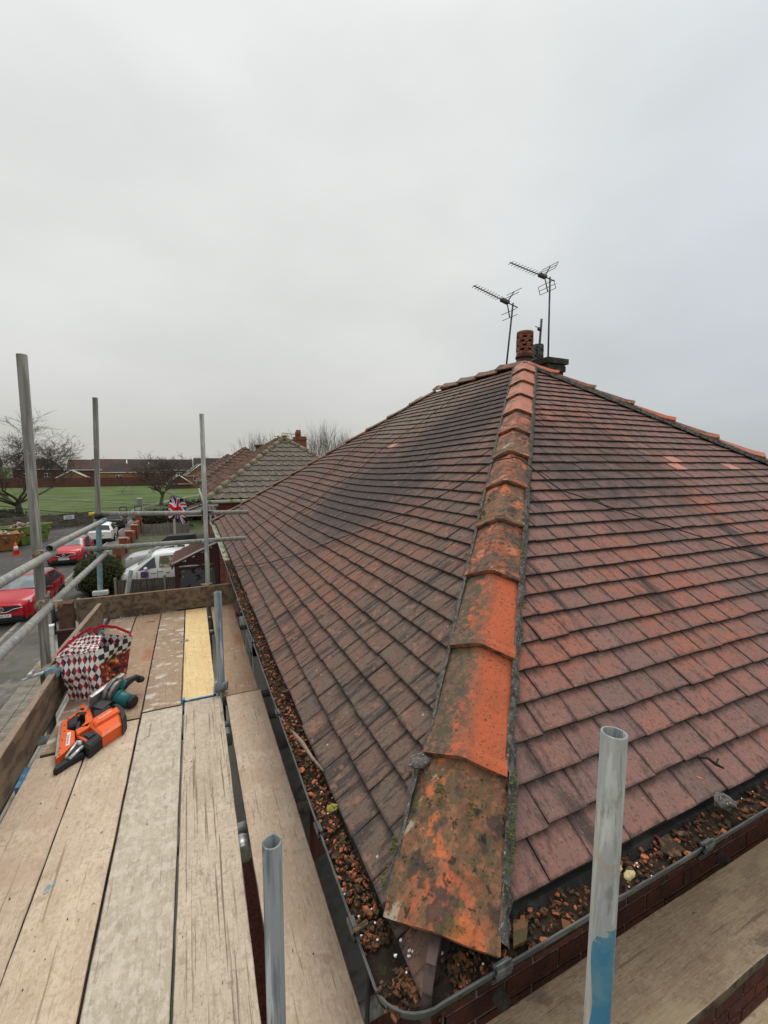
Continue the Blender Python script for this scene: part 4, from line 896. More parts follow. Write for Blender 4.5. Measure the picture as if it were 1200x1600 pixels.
# bag: open-topped shopping bag with printed cloth
def bagmat(kind):
    m = bpy.data.materials.new('bag_' + kind); m.use_nodes = True; t = m.node_tree; b = t.nodes['Principled BSDF']; b.inputs['Roughness'].default_value = .6
    uv = N('ShaderNodeTexCoord', t).outputs['UV']
    def chk(rot, sc, c1, c2, vec=None):
        mp = N('ShaderNodeMapping', t); mp.inputs['Rotation'].default_value = (0, 0, rot); mp.inputs['Scale'].default_value = sc
        if rot:                                          # stretch first, turn after: lozenges
            m0 = N('ShaderNodeMapping', t); m0.inputs['Scale'].default_value = sc; t.links.new(uv, m0.inputs[0]); mp.inputs['Scale'].default_value = (1, 1, 1); t.links.new(m0.outputs[0], mp.inputs[0])
        else: t.links.new(uv, mp.inputs[0])
        c = N('ShaderNodeTexChecker', t); c.inputs['Scale'].default_value = 1; t.links.new(mp.outputs[0], c.inputs[0])
        for i, cc in ((1, c1), (2, c2)):
            if isinstance(cc, tuple): c.inputs[i].default_value = (*cc, 1)
            else: t.links.new(cc, c.inputs[i])
        return c.outputs[0]
    Wc, K, Rd = (.72, .70, .66), (.02, .02, .022), (.42, .012, .03)
    if kind == 'argyle':
        col = chk(math.radians(45), (11, 7.5, 1), chk(0, (7.78, 5.3, 1), K, Rd), Wc)
    elif kind == 'check': col = chk(0, (7, 9, 1), K, Wc)
    else:
        n = N('ShaderNodeTexNoise', t); n.inputs['Scale'].default_value = 9; n.inputs['Detail'].default_value = 4; t.links.new(uv, n.inputs['Vector'])
        r = N('ShaderNodeValToRGB', t); r.color_ramp.interpolation = 'CONSTANT'; e = r.color_ramp.elements
        for p, c in ((0, K), (.44, (.30, .02, .03)), (.52, (.05, .015, .02)), (.56, (.62, .10, .02)), (.60, (.75, .42, .03)), (.66, Wc)):
            if p == 0: q = e[0]
            elif p == .44: q = e[1]; q.position = p
            else: q = e.new(p)
            q.color = (*c, 1)
        t.links.new(n.outputs[0], r.inputs[0]); col = r.outputs[0]
    t.links.new(col, b.inputs['Base Color']); return m
bag = thing('shopping_bag', 'black, white and red diamond patterned shopping bag with red handles', 'bag', (-.66, 3.45, DZ))
def panel(name, P, mats, nu=14, nv=14, wr=.012, sd=0, matf=None):
    """bilinear cloth panel P = (bl, br, tr, tl) with folds; uv for print"""
    m = MB(); uvs = []
    for i in range(nv):
        for j in range(nu):
            q = []; 
            for a, b in ((i, j), (i, j + 1), (i + 1, j + 1), (i + 1, j)):
                u, v = b / nu, a / nv
                p = Vector(P[0]).lerp(P[1], u).lerp(Vector(P[3]).lerp(P[2], u), v); nr = (Vector(P[1]) - Vector(P[0])).cross(Vector(P[3]) - Vector(P[0])).normalized()
                p += nr * wr * (mn.noise(Vector((u * 3 + sd, v * 2.5, sd))) * 1.6 + .5 * mn.noise(Vector((u * 8 + v * 3, v * 3, sd)))) * (4 * v * (1 - v) * .7 + .3) * min(1, 6 * u, 6 * (1 - u))
                q.append(p); uvs.append((u, v))
            mi = matf((j + .5) / nu, (i + .5) / nv) if matf else 0
            m.quad(q, mi, .5, True)
    o = m.build(name, mats, bag); l = o.data.uv_layers.new(name='UVMap'); l.data.foreach_set('uv', [c for q in uvs for c in q]); return o
am, cm, fm = bagmat('argyle'), bagmat('check'), bagmat('flame')
zb = DZ + .003; zt = DZ + .34
A0, A1, B1, B0 = (-.80, 3.31, zb), (-.60, 3.22, zb), (-.50, 3.50, zb), (-.76, 3.62, zb)
a0, a1, b1, b0 = (-.86, 3.30, zt - .03), (-.62, 3.30, zt - .02), (-.44, 3.45, zt - .01), (-.80, 3.62, zt + .02)
panel('front_panel', (A0, A1, a1, a0), [am], sd=1, wr=.032)
panel('side_panel', (A1, B1, b1, a1), [cm, fm], sd=2, wr=.03, matf=lambda u, v: 0 if v > .70 or v < .16 else 1)
panel('side_panel', (B0, A0, a0, b0), [cm, fm], sd=3, matf=lambda u, v: 0 if v > .66 else 1)
panel('back_panel', (B1, B0, b0, b1), [am], sd=4)
panel('base', (A0, B0, B1, A1), [black], wr=.002)
panel('top_flap', (a0, a1, (-.62, 3.42, zt + .035), (-.80, 3.44, zt + .04)), [am], sd=6, wr=.03)
red_tape = M('red_tape', (.50, .02, .04), [], rough=.6)
def strap(pts, name='handle'):
    m = MB(); P = [Vector(p) for p in pts]
    for a, b in zip(P, P[1:]):
        s = Vector((0, 0, .011)); n = (b - a).cross(s).normalized() * .0015; m.hexa([a - s - n, b - s - n, b - s + n, a - s + n, a + s - n, b + s - n, b + s + n, a + s + n])
    m.build(name, red_tape, bag)
strap([(-.85, 3.32, zt - .02), (-.80, 3.38, zt + .03), (-.735, 3.46, zt + .06), (-.70, 3.52, zt + .065), (-.69, 3.55, zt + .05)])
strap([(-.62, 3.33, zt - .01), (-.66, 3.42, zt + .02), (-.69, 3.50, zt + .05), (-.64, 3.56, zt + .06), (-.55, 3.55, zt + .04), (-.46, 3.48, zt + .01), (-.44, 3.45, zt - .02)])

# ================================================================== the street, park and far houses
def flat(name, pts, z, mt, kind='structure', sub=0):
    m = MB(); m.quad([(x, y, z) for x, y in pts]); o = m.build(name, mt, kind=kind); return o
grass_m = M('grass', (.075, .12, .026), [((.11, .16, .038), (.25, .5, 1), 4, .45, .6), ((.04, .068, .018), (.10, .35, 1), 5, .48, .60), ((.13, .135, .055), (.3, 1.4, 1), 6, .58, .66), ((.11, .135, .05), (2.5, 2.5, 1), 5, .58, .68), ((.05, .075, .02), (5, 5, 5), 5, .55, .66)], rough=1, bump=(9, 5, 1, .06))
garden_m = M('garden_ground', (.10, .09, .07), [((.06, .09, .025), (.8, .8, 1), 4, .45, .55), ((.18, .16, .13), (3, 3, 1), 4, .55, .65)], rough=1, bump=(20, 4, .6, .02))
tarmac = M('tarmac', (.078, .073, .067), [((.055, .052, .049), (.35, .35, 1), 5, .45, .6), ((.11, .103, .094), (1.2, .5, 1), 5, .55, .66), ((.05, .05, .048), (9, 9, 9), 4, .58, .68), ((.20, .19, .17), (60, 60, 60), 3, .60, .68)], rough=.95, bump=(70, 4, .5, .01))
pave = M('pavement_tarmac', (.13, .12, .105), [((.09, .085, .075), (.9, .9, 1), 5, .45, .6), ((.19, .175, .15), (1.6, 1.6, 1), 5, .55, .64), ((.08, .11, .03), (.8, .8, 1), 5, .60, .68), ((.22, .21, .18), (50, 50, 50), 3, .6, .68)], rough=.95, bump=(60, 4, .5, .01))
slab_m = M('paving_slab', (.26, .235, .19), [((.17, .155, .125), (4, 4, 4), 5, .45, .6), ((.12, .12, .08), (2, 2, 2), 4, .55, .65)], rough=.95, bump=(50, 4, .5, .01), tint=[(.21, .19, .155), (.27, .245, .20), (.24, .215, .175)])
kerb_m = M('kerb', (.27, .255, .22), [((.16, .15, .13), (3, 3, 3), 4, .5, .62)], rough=.95)
conc = M('concrete', (.28, .265, .235), [((.17, .16, .14), (2, 2, 2), 5, .45, .62)], rough=.95)
path_m = M('worn_path', (.20, .20, .15), [((.10, .12, .05), (1, 1, 1), 5, .45, .6)], rough=1)
flat('ground', [(-900, -300), (900, -300), (900, 1500), (-900, 1500)], -.02, grass_m)
flat('garden', [(-4.4, -20), (14, -20), (14, 48), (-4.4, 48)], 0.0, garden_m)
flat('road', [(-90, -40), (-6.15, -40), (-6.15, 30), (-5.9, 60), (-9.0, 60), (-9.6, 50.5), (-16, 46.6), (-90, 30)], 0.0, tarmac)
flat('field', [(-200, 52), (-10, 52), (60, 56), (200, 146), (-200, 146)], -.008, grass_m)
m = MB(); m.box((-6.0, -20, -.1), (-4.42, 58, .10)); m.build('pavement', pave, kind='structure')
kb = MB(); kb.box((-6.14, -20, -.1), (-6.0, 58, .0)); kb = kb.build('kerb', conc, kind='structure'); LOC[kb.name] = tuple(kb.location)
for i in range(60):
    m = MB(); y = -2 + i * .915; m.box((-6.14, y, 0), (-6.003, y + .905, .115)); m.build('kerbstone', kerb_m, kb)
sl = MB(); sl.box((-4.42, 6, -.1), (-3.0, 19, .09)); sl = sl.build('path', conc, kind='structure'); LOC[sl.name] = tuple(sl.location)
for i in range(14):
    m = MB(); m.box((-4.40, 6.6 + i * .61, .09), (-4.06, 6.6 + i * .61 + .60, .112 + random.uniform(0, .004)), 0, random.random()); m.build('paving_slab', slab_m, sl)
for i in range(95):
    m = MB(); m.box((-4.05, 6.6 + i * .105, .09), (-3.85, 6.6 + i * .105 + .098, .105 + random.uniform(0, .004)), 0, random.random()); m.build('paving_brick', slab_m, sl)
for i in range(9):
    m = MB(); m.box((-3.83, 6.6 + i * .91, .09), (-3.1, 6.6 + i * .91 + .9, .108), 0, random.random()); m.build('paving_slab', slab_m, sl)
for k, (w, pts) in enumerate(((.8, [(-60, 118), (-26, 98.5), (-9, 79), (-4, 74)]), (.7, [(-40, 78), (-20, 75), (-9.3, 73), (0, 66), (9, 64)]), (1.5, [(-6.5, 58), (-6.8, 68), (-3, 84), (4, 104), (20, 118)]))):
    m = MB(); P = [Vector((x, y, .012 + k * .004)) for x, y in pts]
    for a, b in zip(P, P[1:]):
        n = Vector((-(b - a).y, (b - a).x, 0)).normalized() * w * .5; m.quad([a - n, b - n, b + n, a + n])
    m.build('footpath', path_m, kind='structure')

# retaining fence of concrete panels with a sign
panel_m = M('sleeper_panel', (.17, .15, .12), [((.10, .085, .07), (2, 2, 6), 5, .45, .6), ((.07, .085, .035), (1.5, 1.5, 3), 4, .55, .65)], rough=.95, bump=(12, 4, .6, .03))
fw = thing('retaining_fence', 'low fence of horizontal planks between posts along the park edge', 'fence', (-11, 48.5, 0))
fpts = [(-24, 43.2), (-20.6, 44.7), (-17.2, 46.2), (-14.4, 47.6), (-12.2, 48.9), (-10.4, 50.2), (-9.2, 51.4)]
for i, (a, b) in enumerate(zip(fpts, fpts[1:])):
    a, b = Vector((*a, 0)), Vector((*b, 0)); ang = math.atan2((b - a).y, (b - a).x); L = (b - a).length
    for j in range(5):
        m = MB(); m.box((.08, -.04 + .01 * (j % 2), .02 + j * .27), (L - .08, .04, .02 + j * .27 + .262), M4=Matrix.Translation(a) @ Matrix.Rotation(ang, 4, 'Z')); m.build('plank', panel_m, fw)
    m = MB(); m.box((-.08, -.08, 0), (.08, .08, 1.45), M4=Matrix.Translation(a) @ Matrix.Rotation(ang, 4, 'Z')); m.build('post', panel_m, fw)
sg = thing('street_sign', 'small white rectangular sign with two dark lines on the plank fence', 'sign', (-10.95, 49.65, 0))
T4 = Matrix.Translation((-10.9, 49.62, .98)) @ Matrix.Rotation(math.radians(36), 4, 'Z')
m = MB(); m.box((-.45, -.03, -.17), (.45, 0, .2), M4=T4); m.build('sign_plate', white_upvc, sg)
m = MB()
for r_, n in ((.07, 6), (-.05, 8)):
    for i in range(n): w = random.uniform(.03, .07); x = -.3 + i * (.6 / n); m.box((x, -.035, r_ - .03), (x + w, -.03, r_ + .03), M4=T4)
m.build('sign_print', black, sg)

# brick pillars stepping along the pavement edge
bw_m = M('garden_brick', (.24, .085, .05), [((.20, .07, .04), (3, 3, 8), 5, .45, .6), ((.36, .15, .09), (14, 14, 14), 3, .58, .66)], rough=.95)
cap_m = M('pillar_cap', (.42, .20, .13), [((.3, .15, .1), (5, 5, 5), 3, .5, .6)], rough=.9)
for i, (y, h, lb) in enumerate(((30.6, .95, 'nearest brick garden pillar, beside the parked grey car'), (33.4, 1.0, 'second brick garden pillar along the pavement'), (36.4, 1.05, 'third brick garden pillar along the pavement'), (39.6, 1.1, 'fourth brick garden pillar, just before the tall one'), (42.9, 1.55, 'tallest brick pillar at the far end of the garden wall'))):
    t = thing('brick_pillar', lb, 'pillar', (-4.4, y, 0), 0, 'brick pillars along the pavement')
    m = MB(); m.box((-4.62, y - .22, 0), (-4.18, y + .22, h)); m.build('shaft', bw_m, t)
    m = MB(); m.box((-4.67, y - .27, h), (-4.13, y + .27, h + .07)); m.build('cap', cap_m, t)
    if i: y0 = y; m = MB(); m.box((-4.52, y - 2.75 + .2, 0), (-4.28, y - .22, h - .35)); m.build('wall_panel', bw_m, t)

# close-boarded fences
fence_wood = M('fence_boards', (.13, .11, .085), [((.07, .06, .045), (14, 14, 1), 5, .45, .6), ((.20, .18, .14), (20, 20, 2), 4, .58, .68)], rough=.95)
fence_grey = M('fence_grey_boards', (.27, .25, .22), [((.16, .15, .13), (14, 14, 1), 5, .45, .6)], rough=.95)
def fence(a, b, h, mt, label, pw=.11, posts=2.0):
    a, b = Vector((*a, 0)), Vector((*b, 0)); ang = math.atan2((b - a).y, (b - a).x); L = (b - a).length
    t = thing('board_fence', label, 'fence', tuple((a + b) / 2)); T4 = Matrix.Translation(a) @ Matrix.Rotation(ang, 4, 'Z')
    n = int(L / pw)
    for i in range(n): m = MB(); m.box((i * pw + .004, -.012 - .008 * (i % 2), .04), ((i + 1) * pw - .004, .0, h - .06 + random.uniform(-.01, .01)), M4=T4); m.build('board', mt, t)
    for z in (.25, h - .2): m = MB(); m.box((0, .0, z), (L, .04, z + .07), M4=T4); m.build('rail', mt, t)
    k = int(L / posts) + 1
    for i in range(k + 1): m = MB(); m.box((min(i * posts, L) - .05, -.05, 0), (min(i * posts, L) + .05, .05, h + .05), M4=T4); m.build('post', fence_grey, t)
fence((-3.3, 21.9), (-.5, 21.5), .88, fence_wood, 'dark close-boarded fence in front of the white van')
fence((-4.0, 41.5), (-.4, 41.0), 1.0, fence_grey, 'grey boarded fence behind the silver car')

# hedge and shrubs
leaf_m = M('hedge_leaf', (.045, .07, .015), [], rough=.9, tint=[(.025, .04, .010), (.05, .075, .016), (.085, .095, .022), (.04, .055, .014), (.11, .10, .03)])
bare_m = M('bare_twigs', (.09, .07, .055), [((.14, .115, .09), (3, 3, 3), 3, .5, .65)], rough=1)
bark = M('bark', (.085, .07, .055), [((.13, .12, .09), (4, 4, 1), 4, .5, .62), ((.08, .09, .04), (3, 3, 3), 4, .55, .65)], rough=1)
def leaves(mb, c, rx, ry, rz, n, s, shell=.35, flatb=0):
    for _ in range(n):
        a = random.random() * 6.283; z = random.uniform(-1, 1); q = math.sqrt(1 - z * z); R = 1 - shell * random.random() ** 2
        lump = 1 + .07 * mn.noise(Vector((math.cos(a) * q * 3, math.sin(a) * q * 3, z * 3 + c[0])))
        p = Vector((c[0] + rx * R * lump * q * math.cos(a), c[1] + ry * R * lump * q * math.sin(a), c[2] + rz * R * lump * z))
        if p.z < .02: p.z = random.uniform(.02, .15)
        d = Vector((random.gauss(0, 1), random.gauss(0, 1), random.gauss(0, 1))).normalized(); e = d.orthogonal().normalized() * s * random.uniform(.5, 1.2); d *= s * random.uniform(.6, 1.4)
        mb.quad([p - e * .5, p + d * .5 - e * .1, p + e * .5 + d * .2, p - d * .5], 0, random.random())
t = thing('round_hedge', 'clipped dome-shaped green hedge beside the pavement', 'hedge', (-4.15, 22.9, 0))
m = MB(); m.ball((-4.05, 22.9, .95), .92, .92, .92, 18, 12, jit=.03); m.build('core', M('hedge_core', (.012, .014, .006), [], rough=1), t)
m = MB(); leaves(m, (-4.05, 22.9, .95), 1.0, 1.0, .98, 9000, .06); m.build('foliage', leaf_m, t, kind='stuff')
def bush(x, y, rx, ry, h, n, s, label, mt, cat='bush', name='bush'):
    t = thing(name, label, cat, (x, y, 0)); m = MB(); m.ball((x, y, h * .45), rx * .8, ry * .8, h * .42, 12, 8, jit=.12); m.build('core', M('core_' + name, (.02, .02, .01), [], rough=1), t)
    m = MB()
    for k in range(6): leaves(m, (x + random.uniform(-.5, .5) * rx, y + random.uniform(-.5, .5) * ry, h * random.uniform(.4, .6)), rx * .7, ry * .7, h * .45, n // 6, s, .6)
    m.build('foliage', mt, t, kind='stuff')
dark_leaf = M('dark_leaf', (.04, .04, .02), [], rough=1, tint=[(.022, .026, .012), (.045, .05, .02), (.07, .06, .035), (.035, .045, .015)])
bush(-2.6, 46.5, 2.6, 1.6, 1.9, 4200, .16, 'broad dark hedge behind the flag', dark_leaf, 'hedge', 'garden_hedge')
bush(-.4, 52, 3.0, 2.0, 2.2, 3000, .18, 'dark shrubs under the small bare tree', dark_leaf)
bush(-24, 55, 4.0, 2.2, 2.1, 3800, .2, 'dark scrub at the foot of the large bare tree', dark_leaf, 'scrub', 'scrub')
bush(-17.2, 52.5, 2.8, 1.6, 1.7, 2400, .18, 'low scrub behind the plank fence, right of the large tree', dark_leaf, 'scrub', 'scrub')
bush(-1.6, 43.8, 1.6, .9, .8, 1500, .12, 'yellow green low shrub behind the grey fence', leaf_m)
bush(-4.6, 19.4, .5, .5, .55, 900, .06, 'small plant at the foot of the round hedge', leaf_m, 'plant', 'plant')

# bare trees
def tree(x, y, h, spread, label, levels=6, r0=.3, seed=1, fork=.28, up=.25, n0=6, tw=.9, droop=0.0, cat='tree', upright=False, tmin=.010):
    random.seed(seed); t = thing('bare_tree', label, cat, (x, y, 0)); tk = MB(); cr = MB()
    def grow(p, d, L, r, lv):
        pts = [p]; rads = [r]; k = 4 if lv > 1 else 2; q = p.copy(); dd = d.copy()
        for i in range(k):
            dd = (dd + Vector((random.gauss(0, .13), random.gauss(0, .13), random.gauss(0, .08) + (up if lv > 1 else -droop) * .22))).normalized(); q = q + dd * L / k
            pts.append(q.copy()); rads.append(r * (1 - .45 * (i + 1) / k))
        mb = tk if lv >= levels - 1 else cr
        mb.tube(pts, r, 7 if lv >= levels - 1 else (4 if lv > 2 else 3), 0, caps=False, rads=rads)
        if lv == 0: return
        nb = random.choice((2, 3, 3, 4)) if lv < levels else n0
        for i in range(nb):
            f = random.uniform(.35, 1.0) if lv < levels else random.uniform(.55, 1.0)
            if i == 0: f = 1.0
            j = min(int(f * k), k - 1); b = pts[j].lerp(pts[j + 1], f * k - j)
            if lv == levels:
                az_ = 6.283 * (i + random.uniform(-.3, .3)) / nb; el = math.radians(random.uniform(62, 86) if upright else random.uniform(22, 72)); nd = Vector((math.cos(az_) * math.cos(el), math.sin(az_) * math.cos(el), math.sin(el))); grow(b, nd, h * (.42 if upright else .27) * random.uniform(.8, 1.1), rads[min(j + 1, k)] * random.uniform(.5, .8), lv - 1); continue
            ax = Vector((random.gauss(0, 1), random.gauss(0, 1), random.gauss(0, .5) * (0 if upright else 1))).normalized()
            if upright: nd = (dd + ax * .33 + Vector((0, 0, .25))).normalized()
            else: nd = (dd * .75 + ax * tw + Vector((0, 0, .12 if lv > 2 else -.02))).normalized()
            grow(b, nd, L * random.uniform(.62, .86), max(rads[min(j + 1, k)] * random.uniform(.5, .75), tmin), lv - 1)
    grow(Vector((x, y, -.1)), Vector((0, 0, 1)), h * fork, r0, levels)
    xs = [v for v in cr.v]; top = max(v[2] for v in xs); mxr = sorted(math.hypot(v[0] - x, v[1] - y) for v in xs)[int(len(xs) * .985)]
    kz = h / top; kr = spread / mxr
    for mb in (tk, cr): mb.v = [(x + (a - x) * (1 if mb is tk and c < h * fork * .9 else kr), y + (b - y) * kr, c * kz) for a, b, c in mb.v]
    tk.build('trunk', bark, t); cr.build('crown', bare_m, t)
tree(-17.6, 59.5, 12.2, 7.2, 'largest bare tree on the left behind the tall grey upright', 7, .42, 14, .20, n0=9, tw=.62, up=.18, tmin=.014)
tree(-4.32, 72.5, 8.3, 6.0, 'small spreading bare tree in the park beside the flag', 6, .30, 8, .24, n0=8, tw=.8, up=.1, tmin=.018)
tree(6.4, 118, 10.2, 8.0, 'bare tree showing above the farther tiled roof', 6, .3, 9, .25, n0=6, tw=1.1)
random.seed(3)
for i, (px, top) in enumerate(((396, 672), (418, 668), (436, 670), (455, 664), (472, 670), (492, 660), (508, 655), (524, 664), (543, 668))):
    az = math.atan((px - 600) / F) + yaw; D = 118 + random.uniform(-8, 8); x, y = math.sin(az) * D * 1.03, math.cos(az) * D * 1.03
    dep = D * math.cos(az - yaw) * 1.03; hh = H + (728 - top) * dep / F
    tree(x, y, hh, hh * .30, ('upright bare tree behind the roofs, %s of the row beyond the brick chimney' % ['first', 'second', 'third', 'fourth', 'fifth', 'sixth', 'seventh', 'eighth', 'last'][i]), 4, .22, 20 + i, .12, n0=14, upright=True, tmin=.025)
random.seed(21)
for i, (px, top, dd) in enumerate(((235, 722, 190), (160, 718, 240), (300, 716, 170), (70, 722, 230))):
    az = math.atan((px - 600) / F) + yaw; D = dd; x, y = math.sin(az) * D, math.cos(az) * D; dep = D * math.cos(az - yaw)
    tree(x, y, H + (731 - top) * dep / F + 1.5, 4.5, 'hazy bare treetop beyond the far houses, %s' % ['above the middle roofs', 'above the orange brick house', 'above the right-hand gables', 'behind the left-hand roofs'][i], 5, .2, 50 + i, .25, n0=7)

# far houses: walls, roof, windows
def hmat(name, c): return M(name, c, [(tuple(q * .75 for q in c), (1.2, 1.2, 5), 4, .45, .6)], rough=.95)
hb_o = hmat('orange_brick', (.33, .17, .075)); hb_r = hmat('red_brick', (.145, .065, .05)); hr_b = hmat('brown_roof', (.10, .06, .05)); hr_d = hmat('dark_roof', (.065, .048, .045)); trim = M('white_trim', (.65, .65, .62), [], rough=.6)
def far_house(x, y, w, d, he, hr, rz, wallm, roofm, label, wins=(), ridge='X', hip=0.0):
    t = thing('far_house', label, 'house', (x, y, 0), rz)
    m = MB(); m.box((-w / 2, -d / 2, 0), (w / 2, d / 2, he)); wl = m.build('wall', wallm, t, local=True)
    m = MB(); o = .35
    if ridge == 'X': A, B = (-w / 2 - o + hip * d / 2, 0), (w / 2 + o - hip * d / 2, 0)
    else: A, B = (0, -d / 2 - o + hip * w / 2), (0, d / 2 + o - hip * w / 2)
    c = [(-w / 2 - o, -d / 2 - o), (w / 2 + o, -d / 2 - o), (w / 2 + o, d / 2 + o), (-w / 2 - o, d / 2 + o)]
    c = [(a, b, he - .05) for a, b in c]; A = (*A, he + hr); B = (*B, he + hr)
    if ridge == 'X': m.quad([c[0], c[1], B, A]); m.quad([c[2], c[3], A, B]); gab = [[c[1], c[2], B], [c[3], c[0], A]]
    else: m.quad([c[1], c[2], B, A]); m.quad([c[3], c[0], A, B]); gab = [[c[0], c[1], A], [c[2], c[3], B]]
    if hip:
        for g_ in gab: m.quad(g_)
    m.quad(c[::-1]); m.build('roof', roofm, t, local=True)
    if not hip:
        for g_ in gab:
            m = MB(); s = .94
            m.quad([(p[0] * s if ridge == 'X' else p[0], p[1] if ridge == 'X' else p[1] * s, p[2]) for p in g_])
            m.build('gable', wallm, t, local=True)
        m = MB()
        for g_ in gab:
            for a, b in ((g_[0], g_[2]), (g_[1], g_[2])): m = MB(); m.tube([a, b], .16, 4); m.build('bargeboard', trim, t, local=True)
    m = MB(); m.tube([c[0], c[1]], .10, 4); m.build('gutter', trim, t, local=True)
    for wx, wz, ww, wh in wins:
        f = MB(); f.box((wx - ww / 2, -d / 2 - .06, wz), (wx + ww / 2, -d / 2 - .01, wz + wh)); f = f.build('window', trim, t, local=True)
        f2 = MB()
        for s in (-1, 1): f2.box((wx + s * ww * .25 - ww * .19, -d / 2 - .09, wz + wh * .12), (wx + s * ww * .25 + ww * .19, -d / 2 - .065, wz + wh * .88))
        f2.build('pane', glass_dark, f, local=True)
fr = -yaw * .3
far_house(-17.5, 160, 17, 8, 3.9, 2.8, .1, hb_o, hr_d, 'long orange brick house with white window beyond the park wall', [(-3.5, 1.9, 1.7, 1.2)], hip=.9)
far_house(-28.5, 172, 16, 9, 4.6, 3.4, .1, hb_r, hr_b, 'brown roofed house behind the orange brick one', [(3, 2, 1.4, 1.1)])
far_house(-32.5, 156, 9.5, 8, 1.7, 2.9, .16, hb_o, hr_b, 'orange brick gable with white bargeboards beside the park', [], ridge='Y')
far_house(-37, 180, 8, 8, 3.0, 3.1, .16, hb_o, hr_b, 'small gable house just behind the larger gable', [], ridge='Y')
far_house(-62, 152, 26, 9, 5.6, 4.2, .25, hb_r, hr_b, 'red brick houses with tall brown roof at the far left', [(-9, 3, 1.7, 1.3), (-5, 3, 1.7, 1.3), (-1, 3, 1.7, 1.3), (4, 3, 1.7, 1.3), (9, 3, 1.7, 1.3), (2, .6, 1.7, 1.3)])
far_house(-43, 166, 12, 9, 4.9, 3.3, .2, hb_r, hr_d, 'dark roofed house half hidden by the large tree', [(-3, 2.5, 1.5, 1.2), (2, 2.5, 1.5, 1.2)], hip=.8)
far_house(-2, 172, 22, 8, 4.4, 2.6, .05, hb_r, hr_d, 'long dark roofed terrace behind the small bare tree', [(-7, 2.4, 1.6, 1.2), (-2, 2.4, 1.6, 1.2), (5, 2.4, 1.6, 1.2)])
far_house(2.2, 132, 7.5, 8, 3.2, 3.2, .08, hb_o, hr_d, 'tan brick gable house left of the slim upright', [(-1.2, 1.9, 1.7, 1.2)], ridge='Y')
far_house(-3.2, 128, 5.5, 6, 1.2, 2.3, .08, hb_r, hr_b, 'low red gable beside the tan brick gable house', [], ridge='Y')
far_house(12, 150, 22, 8, 5.0, 3.4, .0, hb_r, hr_d, 'dark roofed houses behind the farther tiled roof', [(-4, 3, 1.6, 1.2)])
far_house(-10, 230, 60, 10, 5.5, 3.5, .05, hb_r, hr_d, 'distant row of dark roofs closing the view behind the park', [])
pw = thing('park_wall', 'long red brick boundary wall along the far side of the park', 'wall', (-25, 146, 0))
for i in range(12):
    m = MB(); m.box((-75 + i * 8, 146 + i * .1, 0), (-67.2 + i * 8, 146.3 + i * .1, 2.6 + .06 * math.sin(i))); m.build('wall_panel', hb_r, pw)
    m = MB(); m.box((-67.2 + i * 8, 145.9 + i * .1, 0), (-67.0 + i * 8 + .2, 146.4 + i * .1, 2.8)); m.build('pier', hb_r, pw)
# park furniture
bm_ = M('bin_grey', (.25, .30, .33), [], rough=.5)
t = thing('park_bin', 'grey blue litter bin standing on the park grass', 'bin', (-7.3, 74.2, 0))
m = MB(); m.box((-7.6, 73.9, 0), (-7.0, 74.5, .85)); m.build('body', bm_, t); m = MB(); m.box((-7.65, 73.85, .93), (-6.95, 74.55, 1.05)); m.box((-7.6, 73.9, .85), (-7.55, 74.5, .93)); m.box((-7.05, 73.9, .85), (-7.0, 74.5, .93)); m.build('lid', trim, t)
t = thing('barrier', 'dark metal staggered barrier at the end of the street', 'barrier', (-6.9, 58.8, 0))
for x in (-7.9, -7.2, -6.4, -5.7): m = MB(); m.tube([(x, 58.8 + .4 * (x > -7), 0), (x, 58.8 + .4 * (x > -7), 1.05)], .05, 8); m.build('post', black, t)
for a, b in ((-7.9, -7.2), (-6.4, -5.7)):
    for z in (.55, 1.03): m = MB(); m.tube([(a, 58.8 + .4 * (a > -7), z), (b, 58.8 + .4 * (a > -7), z)], .05, 8); m.build('rail', black, t)
t = thing('telegraph_pole', 'thin overhead wire pole far left beyond the fence', 'pole', (-38, 52, 0)) if False else None
m = MB(); A = Vector((-26, 62, H - 4.9 + 2.1)); B = Vector((-9.0, 52.5, .95)); pts = [A.lerp(B, i / 12) - UPV * .5 * math.sin(math.pi * i / 12) for i in range(13)]
m.tube(pts, .035, 5); tag(m.build('overhead_wire', cable_m), 'thin black wire sagging in front of the park grass at left', 'wire')

# ------------------------------------------------------------------ neighbouring tiled roofs
pan_g = M('grey_pantile', (.21, .175, .135), [((.14, .115, .09), (2, 2, 2), 5, .45, .6), ((.24, .215, .17), (6, 6, 6), 4, .56, .66), ((.20, .17, .06), (.8, .8, .8), 4, .62, .7)], rough=.95, tint=[(.13, .11, .09), (.155, .13, .105), (.18, .155, .125)])
pan_r = M('brown_pantile', (.14, .075, .055), [((.09, .055, .045), (2, 2, 2), 5, .45, .6), ((.2, .13, .09), (6, 6, 6), 4, .58, .68)], rough=.95, tint=[(.12, .065, .05), (.15, .08, .06), (.18, .10, .075)])
lichen_cap = M('lichen_ridge', (.24, .20, .14), [((.15, .12, .08), (3, 3, 3), 5, .45, .6), ((.32, .29, .2), (8, 8, 8), 4, .55, .65)], rough=1)
yellow_lichen = M('yellow_lichen', (.42, .32, .05), [((.25, .2, .08), (12, 12, 12), 4, .5, .6)], rough=1)
fine_brick = M('house_brick', (.18, .06, .04), [((.12, .04, .03), (4, 4, 12), 4, .45, .6), ((.25, .10, .07), (9, 9, 26), 3, .58, .66)], rough=.95)
